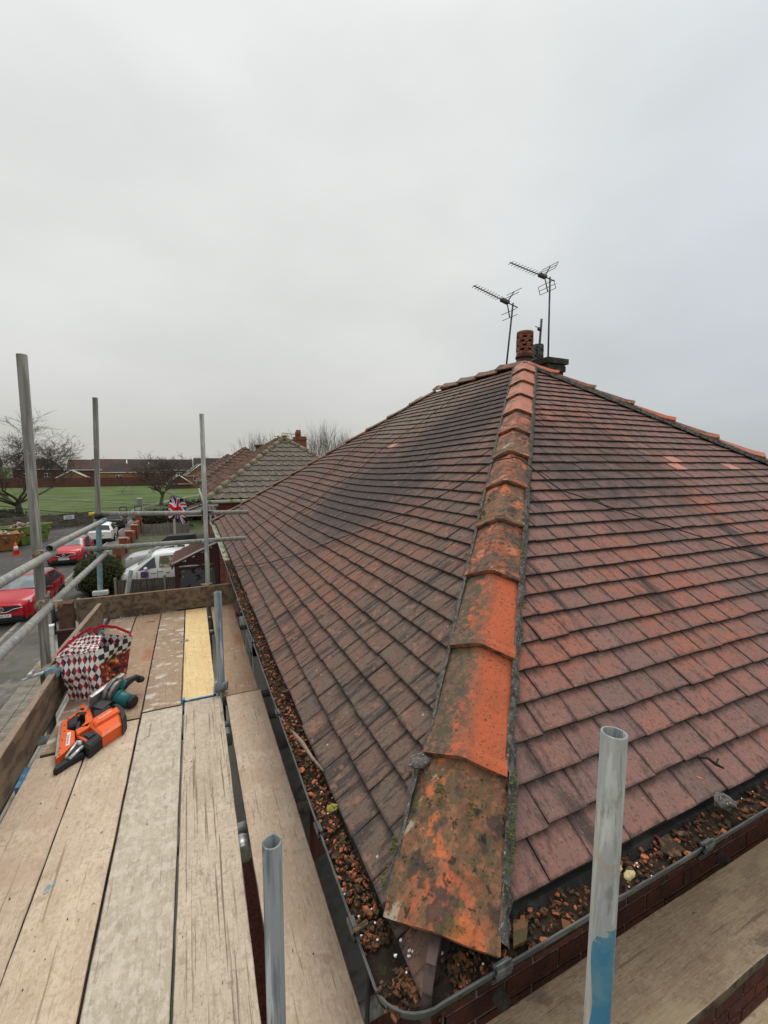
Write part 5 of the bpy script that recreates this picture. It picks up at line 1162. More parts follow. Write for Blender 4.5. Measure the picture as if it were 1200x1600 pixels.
def neighbour(Y0, label, m_end, run=3.4, ln=9.2, X0=.42, ze=-1.18, tt=.70):
    a = math.atan(tt); t = thing('neighbour_house', label, 'house', (X0 + run, Y0 + ln / 2, 0)); X1 = X0 + 2 * run; za = ze + tt * run + H
    A = (X0 + run, Y0 + run, za); B = (X0 + run, Y0 + ln - run, za); c = [(X0, Y0, ze + H), (X1, Y0, ze + H), (X1, Y0 + ln, ze + H), (X0, Y0 + ln, ze + H)]
    w = MB(); w.box((X0 + .38, Y0 + .2, 0), (X1 - .3, Y0 + ln - .2, H + ze - .12)); w.build('wall', fine_brick, t)
    m = MB(); m.quad([c[0], c[1], A]); m.quad([c[1], c[2], B, A]); m.quad([c[2], c[3], B]); m.quad([c[3], c[0], A, B]); rf = m.build('roof', tileEdge, t); LOC[rf.name] = (X0 + run, Y0 + ln / 2, 0)
    # profiled tiles: hip end facing the scaffold, and the street-side slope
    def rows(uv, L, wv, gauge, mt, name):
        mb = MB(); n = int(L / gauge); 
        for k in range(n):
            v0 = k * gauge; lo, hi = uv[1](v0); lo2, hi2 = uv[1](v0 + gauge); nn = max(2, int((hi - lo) / wv * 8))
            rr = [random.random() for _ in range(int((hi - lo) / wv) + 3)]
            for i in range(nn):
                q = []
                for vv, jj in ((0, i), (0, i + 1), (1, i + 1), (1, i)):
                    u = lo + (hi - lo) * jj / nn; u = max(u, lo2 if vv else lo); u = min(u, hi2 if vv else hi)
                    hgt = .05 - .032 * vv + .040 * max(0, math.sin(u / wv * 2 * math.pi)) ** 1.5 ; q.append(uv[0](u, v0 + vv * gauge * 1.02, hgt))
                mb.quad(q, 0, rr[int((q[0][0 if name == 'e' else 1]) / wv) % len(rr)], False)
                f0, f1 = uv[0](lo + (hi - lo) * i / nn, v0, 0), uv[0](lo + (hi - lo) * (i + 1) / nn, v0, 0); mb.quad([f0, f1, q[1], q[0]], 1, .5)
        mb.build('pantiles', [mt, tileEdge], rf, kind='stuff')
    ca, sa = math.cos(a), math.sin(a)
    rows((lambda u, v, h: (u, Y0 + v * ca - h * sa, ze + H + v * sa + h * ca), lambda v: (X0 + v * ca, X1 - v * ca)), run / ca, .30, .34, m_end, 'e')
    rows((lambda u, v, h: (X0 + v * ca - h * sa, u, ze + H + v * sa + h * ca), lambda v: (Y0 + v * ca, Y0 + ln - v * ca)), run / ca, .30, .34, pan_r, 'l')
    for P, Q in ((c[0], A), (c[1], A), (c[3], B), (A, B)):
        P, Q = Vector(P), Vector(Q); n = int((Q - P).length / .42)
        for i in range(n):
            p, q = P.lerp(Q, i / n), P.lerp(Q, (i + 1.08) / n); m = MB(); m.tube([p + UPV * .03, q + UPV * .015], .11, 8, rads=[.12, .10]); m.build('ridge_tile', lichen_cap if P.y < Y0 + .1 and m_end is pan_g else hip_brown, rf)
    if m_end is pan_g:
        m = MB()
        for _ in range(22): m.ball(Vector(A) + Vector((random.gauss(0, .16), random.gauss(-.10, .10), .10 + random.gauss(0, .02))), *[random.uniform(.02, .05) for _ in range(3)], 6, 4, jit=.3)
        m.build('lichen', yellow_lichen, rf, kind='stuff')
    m = MB(); m.tube([(X0 - .06, Y0 - .06, H + ze - .06), (X0 - .06, Y0 + ln, H + ze - .06)], .06, 8); m.tube([(X0 - .06, Y0 - .06, H + ze - .06), (X1, Y0 - .06, H + ze - .06)], .06, 8); m.build('gutter', gut_old if m_end is pan_g else gut_mat, t)
    m = MB(); m.box((X0 + .02, Y0 + .02, H + ze - .22), (X0 + .40, Y0 + ln - .02, H + ze - .14)); m.build('soffit', trim, t)
    for y in (Y0 + 1.2, Y0 + 6.0):
        f = MB(); f.box((X0 + .30, y, 3.1), (X0 + .375, y + 1.9, 4.35)); f = f.build('window', white_upvc, t); LOC[f.name] = (X0 + run, Y0 + ln / 2, 0)
        for k in range(2): m = MB(); m.box((X0 + .285, y + .08 + k * .92, 3.18), (X0 + .30, y + .90 + k * .92, 4.27)); m.build('pane', glass_dark, f)
    return t
n2 = neighbour(16.0, 'neighbouring house with grey pantiled hip and yellow lichen at its peak', pan_g)
n3 = neighbour(31.5, 'second house along the street with brown tiled roof', pan_r, run=3.5, tt=.72)
n4 = neighbour(47.0, 'third house along the street, only its brown roof edge showing', pan_r)
m = MB(); m.box((5.75, 25.6, H + .4), (6.4, 26.3, H + 1.75)); m.box((5.70, 25.55, H + 1.55), (6.45, 26.35, H + 1.63)); c_ = thing('chimney', 'red brick chimney with one clay pot behind the pantiled roof', 'chimney', (6.5, 26, H + .4)); m.build('stack', bw_m, c_)
m = MB(); m.tube([(6.0, 25.95, H + 1.75), (6.0, 25.95, H + 2.15)], .15, 14); m.build('pot', bw_m, c_); m = MB(); m.tube([(5.72, 25.5, H + .6), (5.72, 25.5, H + 2.0)], .025, 6); m.tube([(5.72, 25.5, H + 1.85), (4.9, 25.4, H + 1.9)], .02, 6); m.build('aerial', ant, c_)
m = MB(); m.box((5.0, 36.5, H + .6), (5.9, 37.3, H + 1.75)); m.box((4.9, 36.4, H + 1.6), (6.0, 37.4, H + 1.72)); tag(m.build('chimney', pan_r), 'low dark chimney stack on the second roof along the street', 'chimney')

# ================================================================== vehicles
def paint(name, c): return M(name, c, [(tuple(q * .8 for q in c), (1.5, 1.5, 1.5), 3, .5, .7)], rough=.22, spec=.6, coord='obj')
red_p = paint('red_paint', (.48, .012, .025)); red2_p = paint('red_paint_b', (.55, .03, .04)); white_p = paint('white_paint', (.86, .86, .85)); silver_p = paint('silver_paint', (.42, .43, .44)); dark_p = paint('dark_paint', (.035, .03, .04)); grey_roof = paint('grey_roof_paint', (.16, .15, .16))
tyre_m = M('tyre', (.015, .015, .015), [], rough=.9); rim_m = M('alloy', (.35, .36, .37), [], rough=.35, metal=.6); chrome = M('chrome', (.75, .76, .77), [], rough=.15, metal=.9)
lamp_w = M('headlamp', (.65, .68, .70), [((.15, .16, .17), (9, 9, 9), 2, .5, .6)], rough=.1, coord='obj'); lamp_r = M('tail_lamp', (.45, .01, .02), [], rough=.2); plate_w = M('plate_white', (.78, .78, .74), [], rough=.4)
# stations: (x from front, z bottom, z waist, half width at waist, z roof, half width at roof, waist inset)
HATCH = [(0, .30, .60, .62, .78, .55), (.10, .22, .70, .80, .90, .68), (.35, .20, .79, .87, .98, .76), (.75, .20, .87, .89, 1.03, .77), (1.10, .20, .92, .89, 1.08, .76),
         (1.55, .20, .95, .89, 1.34, .66), (1.95, .20, .97, .89, 1.50, .62), (2.5, .20, .98, .89, 1.55, .61), (3.1, .20, .99, .89, 1.52, .60), (3.60, .22, 1.00, .88, 1.42, .58), (3.90, .28, .98, .84, 1.08, .66), (4.04, .36, .85, .76, .92, .62)]
VAN = [(0, .30, .55, .62, .66, .55), (.10, .22, .70, .80, .82, .70), (.35, .20, .86, .88, .96, .76), (.75, .20, .98, .90, 1.10, .78), (1.05, .20, 1.03, .90, 1.30, .74),
       (1.50, .20, 1.06, .90, 1.62, .70), (1.85, .20, 1.08, .90, 1.76, .69), (2.5, .20, 1.10, .90, 1.82, .69), (3.3, .20, 1.10, .90, 1.82, .69), (3.85, .22, 1.10, .89, 1.80, .68), (4.10, .26, 1.08, .88, 1.74, .67), (4.18, .34, 1.05, .84, 1.5, .66)]
def car(label, loc, rz, pm, st, sx=1.0, sz=1.0, rear=False, roofm=None, plate=None, wheelbase=(.80, 3.25), van=False, badge=None, group=None, cat='car', cname='parked_car'):
    t = thing(cname, label, cat, loc, rz, group); ST = [(a * sx, b * sz, c * sz, d, e * sz, f) for a, b, c, d, e, f in st]
    def prof(s):                                         # half section, from sill to centre of roof
        x, zb, zw, ww, zr, wr = s
        return [(x, ww * .93, zb), (x, ww * 1.0, zb + (zw - zb) * .35), (x, ww, zw - .10), (x, ww * .965, zw), (x, wr + (ww - wr) * .45, zw + (zr - zw) * .52), (x, wr + .015, zr - .05 * min(1, (zr - zw) * 4)), (x, wr * .86, zr + .005), (x, 0, zr + .03)]
    R = [prof(s) for s in ST]; full = []
    for r in R: full.append([(x, -y, z) for x, y, z in r] + [(x, y, z) for x, y, z in r[::-1][1:]])
    m = MB(); wb = [w * sx for w in wheelbase]; k = len(full[0])
    for a, b in zip(full, full[1:]):
        pass
    for r in full: m.v += r
    for i in range(len(full) - 1):
        for j in range(k - 1):
            m.f.append((i * k + j, (i + 1) * k + j, (i + 1) * k + j + 1, i * k + j + 1)); m.m.append(1 if (roofm and j in (5, 6, 7, 8) and full[i][0][0] > 1.8 * sx) else 0); m.r.append(.5); m.sm.append(True)
    m.f.append(tuple(range(k))[::-1]); m.m.append(0); m.r.append(.5); m.sm.append(False); m.f.append(tuple((len(full) - 1) * k + j for j in range(k))); m.m.append(0); m.r.append(.5); m.sm.append(False)
    body = m.build('body', [pm, roofm or pm], t, local=True)
    mod = body.modifiers.new('soft', 'SUBSURF'); mod.levels = 1; mod.render_levels = 1
    def glassq(name, pts, mt, off=.012):
        P = [Vector(p) for p in pts]; n = (P[1] - P[0]).cross(P[2] - P[0]).normalized(); c = sum(P, Vector()) / len(P)
        if n.dot(c - Vector((2 * sx, 0, .8))) < 0: n = -n
        m = MB(); m.quad([p + n * off for p in P]); m.quad([p - n * .01 for p in P]); m.build(name, mt, t, local=True)
    def at(x, f):                                        # point on the greenhouse side at height fraction f
        for a, b in zip(ST, ST[1:]):
            if a[0] <= x <= b[0]:
                q = (x - a[0]) / (b[0] - a[0]); zw = a[2] + (b[2] - a[2]) * q; ww = a[3] + (b[3] - a[3]) * q; zr = a[4] + (b[4] - a[4]) * q; wr = a[5] + (b[5] - a[5]) * q
                return (ww * .965 + (wr + .015 - ww * .965) * f, zw + (zr - .05 - zw) * f)
    # windscreen and rear screen
    w0, w1 = (1.13 if not van else 1.08) * sx, (1.83 if not van else 1.76) * sx
    y0, z0 = at(w0, .9)
    def screen(name, xa, xb, mt, sgn):
        m = MB(); g_ = []
        for a in range(6):
            x = xa + (xb - xa) * a / 5; row = []
            for q in range(9):
                jf = 5.15 + 3.7 * q / 8; j0 = int(jf); fj = jf - j0
                for A_, B_ in zip(full, full[1:]):
                    if A_[0][0] <= x <= B_[0][0]:
                        fx = (x - A_[0][0]) / (B_[0][0] - A_[0][0]); P_ = Vector(A_[j0]).lerp(Vector(A_[j0 + 1]), fj); Q_ = Vector(B_[j0]).lerp(Vector(B_[j0 + 1]), fj); row.append(P_.lerp(Q_, fx) + Vector((sgn * .012, 0, .012))); break
            g_.append(row)
        for a, b in zip(g_, g_[1:]):
            for q in range(8): m.quad([a[q], a[q + 1], b[q + 1], b[q]], 0, .5, True)
        m.build(name, mt, t, local=True)
    screen('windscreen', w0, w1, screen_glass, -1)
    m = MB(); m.box((w0 - .05, -y0 * .85, z0 + .06), (w0 + .01, y0 * .85, z0 + .095)); m.build('wiper_cowl', black, t, local=True)
    L = ST[-1][0]
    if not van: screen('rear_screen', 3.62 * sx, 3.92 * sx, glass_dark, 1)
    xs = [(1.42, 2.35), (2.42, 3.45)] if not van else [(1.02, 1.98), (2.12, 3.48)]
    for sgn in (-1, 1):
        for i, (xa, xb) in enumerate(xs):
            xa, xb = xa * sx, xb * sx; P = []
            for x, f in ((xa, .08), (xb, .08), (xb - (.06 if not (i == 1 and not van) else .22), .86), (xa + ((.62 if van else .42) if i == 0 else .05), .86 if i else .80)):
                y, z = at(x, f); P.append((x, sgn * (y + .012), z))
            glassq('side_window', P, glass_dark, .014)
        for xd in ((1.40, 2.38, 3.30) if not van else (1.0, 2.05)):
            y, z = at(xd * sx, 0); m = MB(); m.box((xd * sx - .006, sgn * (y + .028) - .012, .32), (xd * sx + .006, sgn * (y + .028) + .012, z - .02)); m.build('door_gap', black, t, local=True)
        y, z = at(2.2 * sx, 0); m = MB(); m.box((2.08 * sx, sgn * (y + .03) - .02, z - .13), (2.26 * sx, sgn * (y + .03) + .02, z - .10)); m.build('door_handle', pm, t, local=True)
        y, z = at(1.5 * sx, .12); m = MB(); m.ball((1.47 * sx, sgn * (y + .12), z + .02), .09, .11, .075, 10, 7); m.build('mirror', black if not van else pm, t, local=True)
        m = MB(); m.box((.75 * sx, sgn * .875 - .03, .19), (3.3 * sx, sgn * .875 + .03, .27)); m.build('sill_trim', black, t, local=True)
        for x in wb:
            m = MB(); m.tube([(x, sgn * .74, .33), (x, sgn * .915, .33)], .36, 22); m.build('wheel_arch', black, t, local=True)
            m = MB(); m.tube([(x, sgn * .70, .31), (x, sgn * .885, .31), (x, sgn * .925, .31)], .31, 22, rads=[.31, .31, .28]); w = m.build('tyre', tyre_m, t, local=True)
            m = MB(); m.tube([(x, sgn * .90, .31), (x, sgn * .932, .31)], .20, 16); m.build('rim', rim_m, t, local=True)
            for q in range(5): a = q * 1.2566; m = MB(); m.box((-.015, -.004, .03), (.015, .004, .20), M4=Matrix.Translation((x, sgn * .938, .31)) @ Matrix.Rotation(a, 4, 'Y')); m.build('spoke', chrome, w, local=True)
        fz = .80 * sz; m = MB(); m.hexa([(.03, sgn * .50, fz - .03), (.24, sgn * .80, fz + .0), (.30, sgn * .80, fz + .02), (.10, sgn * .50, fz - .02), (.06, sgn * .50, fz + .05), (.30, sgn * .82, fz + .13), (.36, sgn * .80, fz + .13), (.14, sgn * .50, fz + .05)]); m.build('headlight', lamp_w, t, local=True)
        m = MB(); m.hexa([(L - .16, sgn * .60, .78), (L - .02, sgn * .60, .78), (L - .04, sgn * .78, .78), (L - .30, sgn * .86, .80), (L - .18, sgn * .60, .93), (L - .05, sgn * .60, .93), (L - .08, sgn * .76, .95), (L - .34, sgn * .85, .96)]); m.build('tail_light', lamp_r, t, local=True)
    # front: grille, bumper intake, chrome strip, plate, badge
    m = MB(); m.hexa([(-.03, -.40, .58 * sz), (.05, -.40, .58 * sz), (.05, .40, .58 * sz), (-.03, .40, .58 * sz), (-.01, -.56, .76 * sz), (.10, -.56, .76 * sz), (.10, .56, .76 * sz), (-.01, .56, .76 * sz)]); m.build('grille', black, t, local=True)
    m = MB(); m.box((-.015, -.60, .24), (.12, .60, .40 * sz)); m.build('lower_intake', black, t, local=True)
    m = MB(); m.tube([(.0, -.60, .70 * sz), (-.025, -.34, .66 * sz), (-.045, -.14, .57 * sz), (-.045, .14, .57 * sz), (-.025, .34, .66 * sz), (.0, .60, .70 * sz)], .014, 6); m.build('grille_trim', chrome, t, local=True)
    if badge:
        m = MB(); o = [(-.055, 0, .80 * sz), (-.055, -.09, .69 * sz), (-.055, 0, .58 * sz), (-.055, .09, .69 * sz)]; i_ = [(-.06, 0, .735 * sz), (-.06, -.032, .69 * sz), (-.06, 0, .645 * sz), (-.06, .032, .69 * sz)]
        for q in range(4): m.quad([o[q], o[(q + 1) % 4], i_[(q + 1) % 4], i_[q]])
        m.build('badge', chrome, t, local=True)
    if plate:
        m = MB(); m.box((-.04, -.26, .37), (-.02, .26, .485)); p = m.build('number_plate', plate_w, t, local=True); LOC[p.name] = (0, 0, 0)
        txt('plate_lettering', plate, .105, black, p, Matrix.Translation((-.0415, 0, .427)) @ Matrix.Rotation(math.radians(-90), 4, 'Z') @ Matrix.Rotation(math.radians(90), 4, 'X'), .0006, .95)
    if rear:
        m = MB(); m.box((L + .0, -.26, .60), (L + .02, .26, .71)); m.build('rear_plate', M('plate_yellow', (.65, .5, .06), [], rough=.4), t, local=True)
        m = MB(); m.box((L - .10, -.70, .28), (L + .015, .70, .40)); m.build('rear_bumper', black, t, local=True)
    m = MB(); m.box((.1, -.8, .12), (L - .15, .8, .30)); m.build('underside', black, t, local=True)
    return t
D90 = math.radians(90)
car('bright red hatchback with dark roof parked nearest, its chrome badge facing the scaffold', (-6.52, 19.55, .0), D90 - .05, red_p, HATCH, 1.02, 1.0, roofm=grey_roof, plate='MK66 GX', badge=True)
car('smaller red car with plain nose parked behind the nearest red one', (-7.08, 30.4, 0), D90 - .02, red2_p, HATCH, .92, .95, roofm=grey_roof, plate='PL10 UCM', badge=True)
car('white hatchback parked in the street showing its tail lights', (-6.72, 42.1, 0), -D90 + .05, white_p, HATCH, 1.0, .97, rear=True, plate='')
car('dark hatchback parked farthest along the street near the barrier', (-7.0, 50.0, 0), -D90 + .05, dark_p, HATCH, 1.0, .97, rear=True, plate='')
vn = car('white van with fruit picture over its side window, nose to the street', (-3.28, 23.35, 0), -.05, white_p, VAN, .82, 1.0, van=True, plate='', cat='van', cname='parked_van')
v2 = car('silver estate car with black roof box behind the white van', (-3.45, 27.2, 0), -.05, silver_p, HATCH, 1.06, 1.04, plate='', badge=None)
m = MB(); m.hexa([(1.7, -.42, 1.66), (3.6, -.42, 1.66), (3.6, .42, 1.66), (1.7, .42, 1.66), (2.1, -.34, 1.95), (3.5, -.38, 1.98), (3.5, .38, 1.98), (2.1, .34, 1.95)]); m.build('roof_box', black, v2, local=True)
# picture film on the van's rear side window, a purple magnet sign
pic = M('window_picture', (.10, .16, .10), [((.62, .42, .30), (3.2, 3.2, 3.2), 1, .50, .56), ((.60, .16, .03), (2.6, 2.6, 2.6), 1, .60, .63), ((.30, .06, .04), (6, 6, 6), 2, .62, .66)], rough=.3, coord='obj')
m = MB(); P = [(1.76, -.905, 1.16), (2.84, -.90, 1.14), (2.80, -.79, 1.62), (1.82, -.80, 1.64)]; m.hexa([(p[0], p[1] - .012, p[2]) for p in P] + [(p[0], p[1] - .022, p[2]) for p in P]); m.build('window_film', pic, vn, local=True)
m = MB(); m.box((.98, -.945, .72), (1.30, -.930, 1.0)); m.build('magnet_sign', M('purple_sign', (.10, .05, .16), [((.35, .25, .40), (14, 14, 14), 2, .56, .62)], rough=.5, coord='obj'), vn, local=True)
m = MB()
for i in range(6): m.box((1.40 + i * .04 , -.938, .86), (1.42 + i * .04, -.926, .91))
for i in range(3): m.box((2.05 + i * .05, -.938, .84), (2.08 + i * .05, -.926, .92 - .02 * (i % 2)))
m.box((1.74, -.938, .93), (1.90, -.926, .96)); m.build('van_lettering', grey_roof, vn, local=True)

# ------------------------------------------------------------------ skips, cones, rubble
skip_g = M('skip_green', (.15, .23, .045), [((.09, .14, .03), (2, 2, 2), 4, .5, .6), ((.28, .16, .05), (5, 5, 5), 4, .62, .7)], rough=.6); skip_o = M('skip_orange', (.26, .115, .03), [((.16, .07, .03), (2.5, 2.5, 2.5), 5, .48, .6)], rough=.7)
junk = M('junk', (.3, .3, .3), [((.1, .08, .06), (5, 5, 5), 3, .6, .7)], rough=.9, tint=[(.62, .62, .58), (.10, .06, .05), (.30, .13, .08), (.45, .42, .30), (.06, .06, .07), (.36, .20, .12), (.55, .50, .42), (.14, .07, .05)])
def skip(label, loc, rz, mt, L, Wd, h, seed):
    random.seed(seed); t = thing('skip', label, 'skip', loc, rz); o = .55
    for nm, P in (('end_panel', [(-L / 2 + o, -Wd / 2 + .1, .05), (-L / 2 + o, Wd / 2 - .1, .05), (-L / 2, Wd / 2, h), (-L / 2, -Wd / 2, h)]), ('end_panel', [(L / 2 - o, -Wd / 2 + .1, .05), (L / 2 - o, Wd / 2 - .1, .05), (L / 2, Wd / 2, h), (L / 2, -Wd / 2, h)]),
                  ('side_panel', [(-L / 2 + o, -Wd / 2 + .1, .05), (L / 2 - o, -Wd / 2 + .1, .05), (L / 2, -Wd / 2, h), (-L / 2, -Wd / 2, h)]), ('side_panel', [(-L / 2 + o, Wd / 2 - .1, .05), (L / 2 - o, Wd / 2 - .1, .05), (L / 2, Wd / 2, h), (-L / 2, Wd / 2, h)])):
        P = [Vector(p) for p in P]; n = (P[1] - P[0]).cross(P[2] - P[0]).normalized() * .03; m = MB(); m.hexa([p - n for p in P] + [p + n for p in P]); m.build(nm, mt, t, local=True)
    m = MB(); m.tube([(-L / 2, -Wd / 2, h), (L / 2, -Wd / 2, h), (L / 2, Wd / 2, h), (-L / 2, Wd / 2, h), (-L / 2, -Wd / 2, h)], .05, 6); m.build('rim', mt, t, local=True)
    for s in (-1, 1):
        for x in (-L * .22, L * .22): m = MB(); m.tube([(x, s * (Wd / 2 - .02), h * .55), (x, s * (Wd / 2 + .10), h * .55)], .06, 8); m.build('lug', black, t, local=True)
    m = MB()
    for _ in range(150):
        a = Vector((random.uniform(-.45, .45) * L, random.uniform(-.45, .45) * Wd, 0)); a.z = h * .72 + .55 * (1 - (2 * a.x / L) ** 2) * (1 - (2 * a.y / Wd) ** 2) * random.uniform(.3, 1.1)
        R4 = Matrix.Translation(a) @ Matrix.Rotation(random.random() * 6.3, 4, 'Z') @ Matrix.Rotation(random.gauss(0, .4), 4, 'X') @ Matrix.Rotation(random.gauss(0, .3), 4, 'Y')
        w = random.choice(((.55, .28, .04), (.9, .10, .06), (.25, .2, .15), (.15, .15, .1), (.7, .4, .03), (.3, .3, .2), (.5, .12, .10))); f = random.uniform(.5, 1.1)
        m.box((-w[0] * f / 2, -w[1] * f / 2, -w[2] / 2), (w[0] * f / 2, w[1] * f / 2, w[2] / 2), 0, random.random(), R4)
    m.build('rubble', junk, t, local=True, kind='stuff')
skip('orange brown skip heaped with rubble at the left edge of the view', (-12.9, 38.0, 0), .35, skip_o, 3.4, 1.8, 1.15, 4)
skip('lime green skip heaped with rubble behind the tall upright', (-11.9, 40.9, 0), 1.15, skip_g, 3.4, 1.8, 1.35, 9)
random.seed(5)
cone_o = M('cone_orange', (.75, .07, .025), [], rough=.5)
for x, y, lb, wb_ in ((-10.85, 35.6, 'orange traffic cone with a white band beside the orange skip', 1), (-10.95, 42.3, 'plain red orange traffic cone at the right end of the green skip', 0)):
    t = thing('traffic_cone', lb, 'cone', (x, y, 0)); m = MB(); m.box((x - .22, y - .22, 0), (x + .22, y + .22, .05)); m.build('base', cone_o, t)
    m = MB(); m.tube([(x, y, .05), (x, y, .85)], .1, 14, rads=[.19, .035]); m.build('body', cone_o, t)
    if wb_: m = MB(); m.tube([(x, y, .35), (x, y, .60)], .1, 14, rads=[.142, .095]); m.build('band', white_upvc, t)

# ------------------------------------------------------------------ flag
ft = thing('flag', 'red, white and blue crossed flag hanging from a pole on a house front', 'flag', (-.35, 30.6, 0))
fb = M('flag_blue', (.012, .03, .16), [], rough=.8); fwh = M('flag_white', (.72, .72, .70), [], rough=.8); frd = M('flag_red', (.62, .012, .03), [], rough=.8)
m = MB(); nu, nv = 44, 30
def fp(u, v):
    x = -1.3 + u * .95; z = 3.95 - v * 1.35 - .45 * u * u + .08 * math.sin(u * 11 + v * 2); return (x - .18 * v, 30.4 + .12 * math.sin(u * 9 + v * 4) + .05 * math.sin(v * 9), z)
def fc(u, v):
    X, Y = (u - .5) * 2, (v - .5)
    if abs(X) < .12 or abs(Y) < .06 * 1.7: return 2
    if abs(X) < .20 or abs(Y) < .10 * 1.7: return 1
    d = min(abs(X * .5 - Y), abs(X * .5 + Y)) / math.sqrt(1.25)
    return 2 if d < .035 else 1 if d < .10 else 0
for i in range(nv):
    for j in range(nu): m.quad([fp(j / nu, i / nv), fp((j + 1) / nu, i / nv), fp((j + 1) / nu, (i + 1) / nv), fp(j / nu, (i + 1) / nv)], fc((j + .5) / nu, (i + .5) / nv), .5, True)
m.build('cloth', [fb, fwh, frd], ft)
m = MB(); m.tube([(.85, 30.7, 3.1), (-1.7, 30.35, 4.35)], .03, 7); m.build('flagpole', galv_dark, ft)

# ------------------------------------------------------------------ porches on the houses along the street
porch_t = M('porch_tile', (.10, .045, .035), [((.065, .03, .027), (8, 8, 8), 4, .45, .6)], rough=.9); verge = M('verge_cream', (.5, .48, .42), [], rough=.8)
def porch(x0, x1, y0, y1, z0, z1, label, wallm, glass=True):
    t = thing('porch', label, 'porch', ((x0 + x1) / 2, (y0 + y1) / 2, 0))
    n = 6
    for i in range(n):
        f0, f1 = i / n, (i + 1) / n; xa, xb = x0 + (x1 - x0) * f0, x0 + (x1 - x0) * f1; za, zb = z0 + (z1 - z0) * f0, z0 + (z1 - z0) * f1
        m = MB(); m.hexa([(xa, y0, za), (xb + .03, y0, zb), (xb + .03, y1, zb), (xa, y1, za), (xa, y0, za + .09), (xb + .03, y0, zb + .06), (xb + .03, y1, zb + .06), (xa, y1, za + .09)]); m.build('roof_course', porch_t, t)
    m = MB(); m.tube([(x0, y0 - .02, z0 + .09), (x1, y0 - .02, z1 + .09)], .035, 5); m.build('verge', verge, t)
    m = MB(); m.box((x0 - .05, y0, z0 - .10), (x0, y1, z0 + .04)); m.build('gutter', black, t)
    for q in range(5):
        za, zb = z0 - .02 + (z1 - z0) * q / 5, z0 - .02 + (z1 - z0) * (q + 1) / 5 - .008; xa = x0 + .1 + (x1 - x0 - .1) * q / 5
        m = MB(); m.box((xa + .04, y0 + .05, za), (x1, y0 + .09, zb)); m.build('gable_board', wallm, t)
    for x in (x0 + .12, x1 - .1): m = MB(); m.box((x - .07, y0 + .02, 0), (x + .07, y0 + .16, z0)); m.build('post', wallm, t)
    m = MB(); m.box((x0 + .05, y0 + .05, 0), (x0 + .12, y1, z0 - .02)); m.build('side_wall', wallm, t)
    if glass:
        m = MB(); m.box((x0 + .19, y0 + .07, .9), (x1 - .17, y0 + .10, z0 - .1)); m.build('window', porch_g, t)
        for z in (.85, 1.55, z0 - .15): m = MB(); m.box((x0 + .19, y0 + .04, z), (x1 - .17, y0 + .12, z + .07)); m.build('window_bar', wallm, t)
        m = MB(); m.box((x0 + .19, y0 + .06, 0), (x1 - .17, y0 + .12, .9)); m.build('lower_panel', wallm, t)
porch_w = M('porch_wood', (.05, .015, .013), [((.03, .012, .01), (4, 4, 30), 4, .5, .6)], rough=.6)
porch_g = M('porch_glass', (.07, .075, .075), [((.25, .25, .24), (5, 5, 5), 2, .60, .66), ((.015, .015, .015), (4, 4, 4), 2, .55, .62)], rough=.25)
porch(-.72, .80, 16.2, 18.6, 2.45, 3.15, 'brown tiled porch with glazed side, nearest to the scaffold', porch_w)
porch(-1.3, .9, 31.8, 34.5, 2.5, 3.3, 'brown tiled canopy with pale gable beyond the white van', verge, False)
m = MB(); m.box((-.4, 19.5, 2.3), (.8, 22.0, 2.38)); tag(m.build('flat_canopy', white_upvc), 'pale flat canopy between the porch and the silver car', 'canopy')

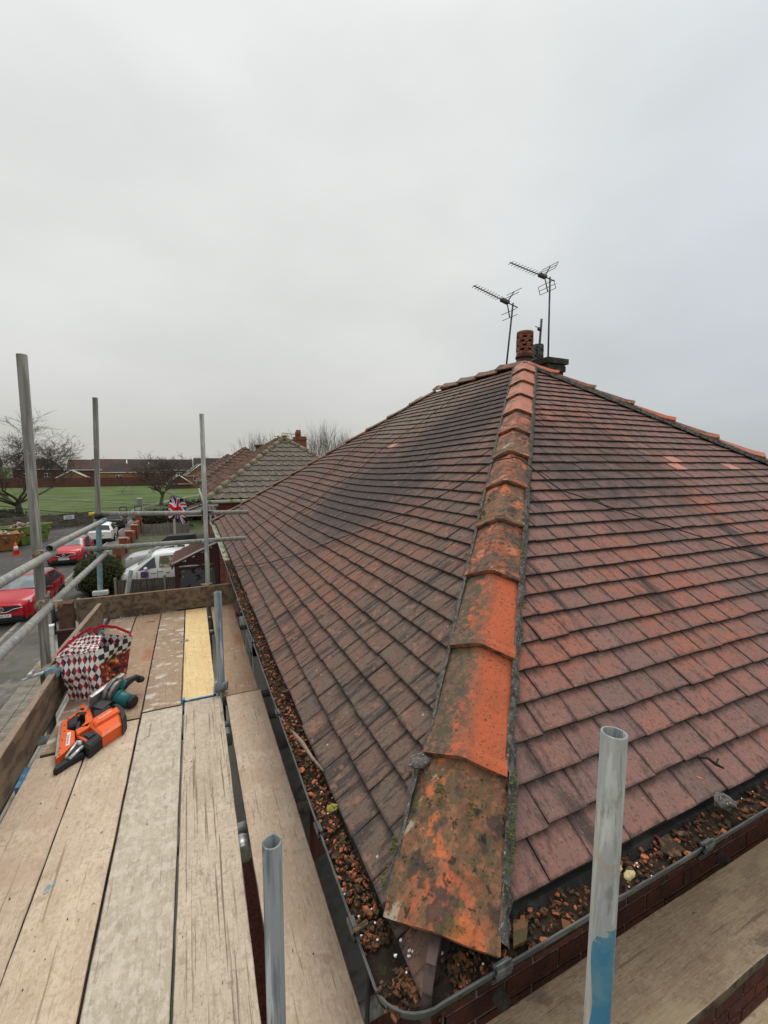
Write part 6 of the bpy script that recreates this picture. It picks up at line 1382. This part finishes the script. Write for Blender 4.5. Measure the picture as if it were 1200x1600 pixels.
# gate, posts and low wall just beyond the deck
t = thing('garden_gate', 'dark brown boarded gate beside the white post', 'gate', (-3.2, 14.6, 0))
for i in range(9): m = MB(); m.box((-3.66 + i * .125, 14.42, .06), (-3.66 + i * .125 + .118, 14.45, 1.22)); m.build('board', M('gate_brown', (.045, .022, .018), [], rough=.6) if i == 0 else bpy.data.materials['gate_brown'], t)
for z in (.25, 1.2): m = MB(); m.box((-3.68, 14.38, z), (-2.5, 14.48, z + .07)); m.build('rail', bpy.data.materials['gate_brown'], t)
m = MB(); m.box((-3.86, 14.30, 0), (-3.72, 14.44, 1.42)); m.box((-3.88, 14.28, 1.42), (-3.70, 14.46, 1.47)); tag(m.build('gate_post', white_upvc), 'white gate post standing left of the brown gate', 'post')
rust_brick = M('rust_brick', (.13, .065, .045), [((.08, .045, .035), (6, 6, 9), 4, .45, .6)], rough=.95)
t = thing('brick_gatepost', 'rust brown square gatepost with dark pipe beside it, behind the white post', 'post', (-4.2, 17.8, 0))
m = MB(); m.box((-4.40, 17.6, 0), (-4.0, 18.0, 1.12)); m.build('shaft', rust_brick, t); m = MB(); m.box((-4.43, 17.57, 1.12), (-3.97, 18.03, 1.17)); m.build('cap', rust_brick, t)
m = MB(); m.tube([(-4.55, 17.7, 0), (-4.55, 17.7, 1.1)], .06, 10); m.build('pipe', black, t)
fence((-3.9, 18.2), (-1.2, 17.7), 1.1, fence_wood, 'short dark fence just beyond the far toe board')
m = MB(); m.box((-3.4, 22.3, 0), (.8, 29.5, .03)); m.build('driveway', conc, kind='structure')
m = MB(); m.box((-3.6, 0, 0), (.6, 15.8, .02)); m.build('forecourt', pave, kind='structure')
m = MB(); m.box((-4.55, 24.3, 0), (-4.38, 30.3, .45)); m.box((-4.58, 24.3, .45), (-4.35, 30.3, .52)); tag(m.build('garden_wall', rust_brick), 'low brick garden wall running on from the round hedge', 'wall')

m = MB(); q = [right_pt(1.66, .115, .05), right_pt(1.69, .10, .056), right_pt(1.705, .075, .054), right_pt(1.73, .055, .05)]; m.tube(q, .005, 6, rads=[.007, .005, .006, .003]); m.tube([q[2], right_pt(1.735, .085, .055)], .003, 5)
tag(m.build('twig', cable_m), 'small black curled twig lying on the lowest tiles of the right slope', 'twig')
m = MB(); chip(m, right_pt(1.60, .06, .045), .013, .99, .1); tag(m.build('tile_flake', flake), 'tiny orange sliver lying on the right slope below the black twig', 'tile flake')

random.seed(31)
m = MB()
for _ in range(150):
    x = random.uniform(-.80, .36); y = random.uniform(.3, 4.8) if random.random() < .6 else random.uniform(2.2, 4.9)
    if any(abs(x - g_) < .018 for g_ in (-.589, -.353, -.112, .135)): continue
    chip(m, Vector((x, y, DZ + .003)), random.uniform(.001, .003), random.random() * .8, .15)
tag(m.build('deck_grit', flake, kind='stuff'), 'scattered crumbs of tile and grit on the deck boards', 'grit')
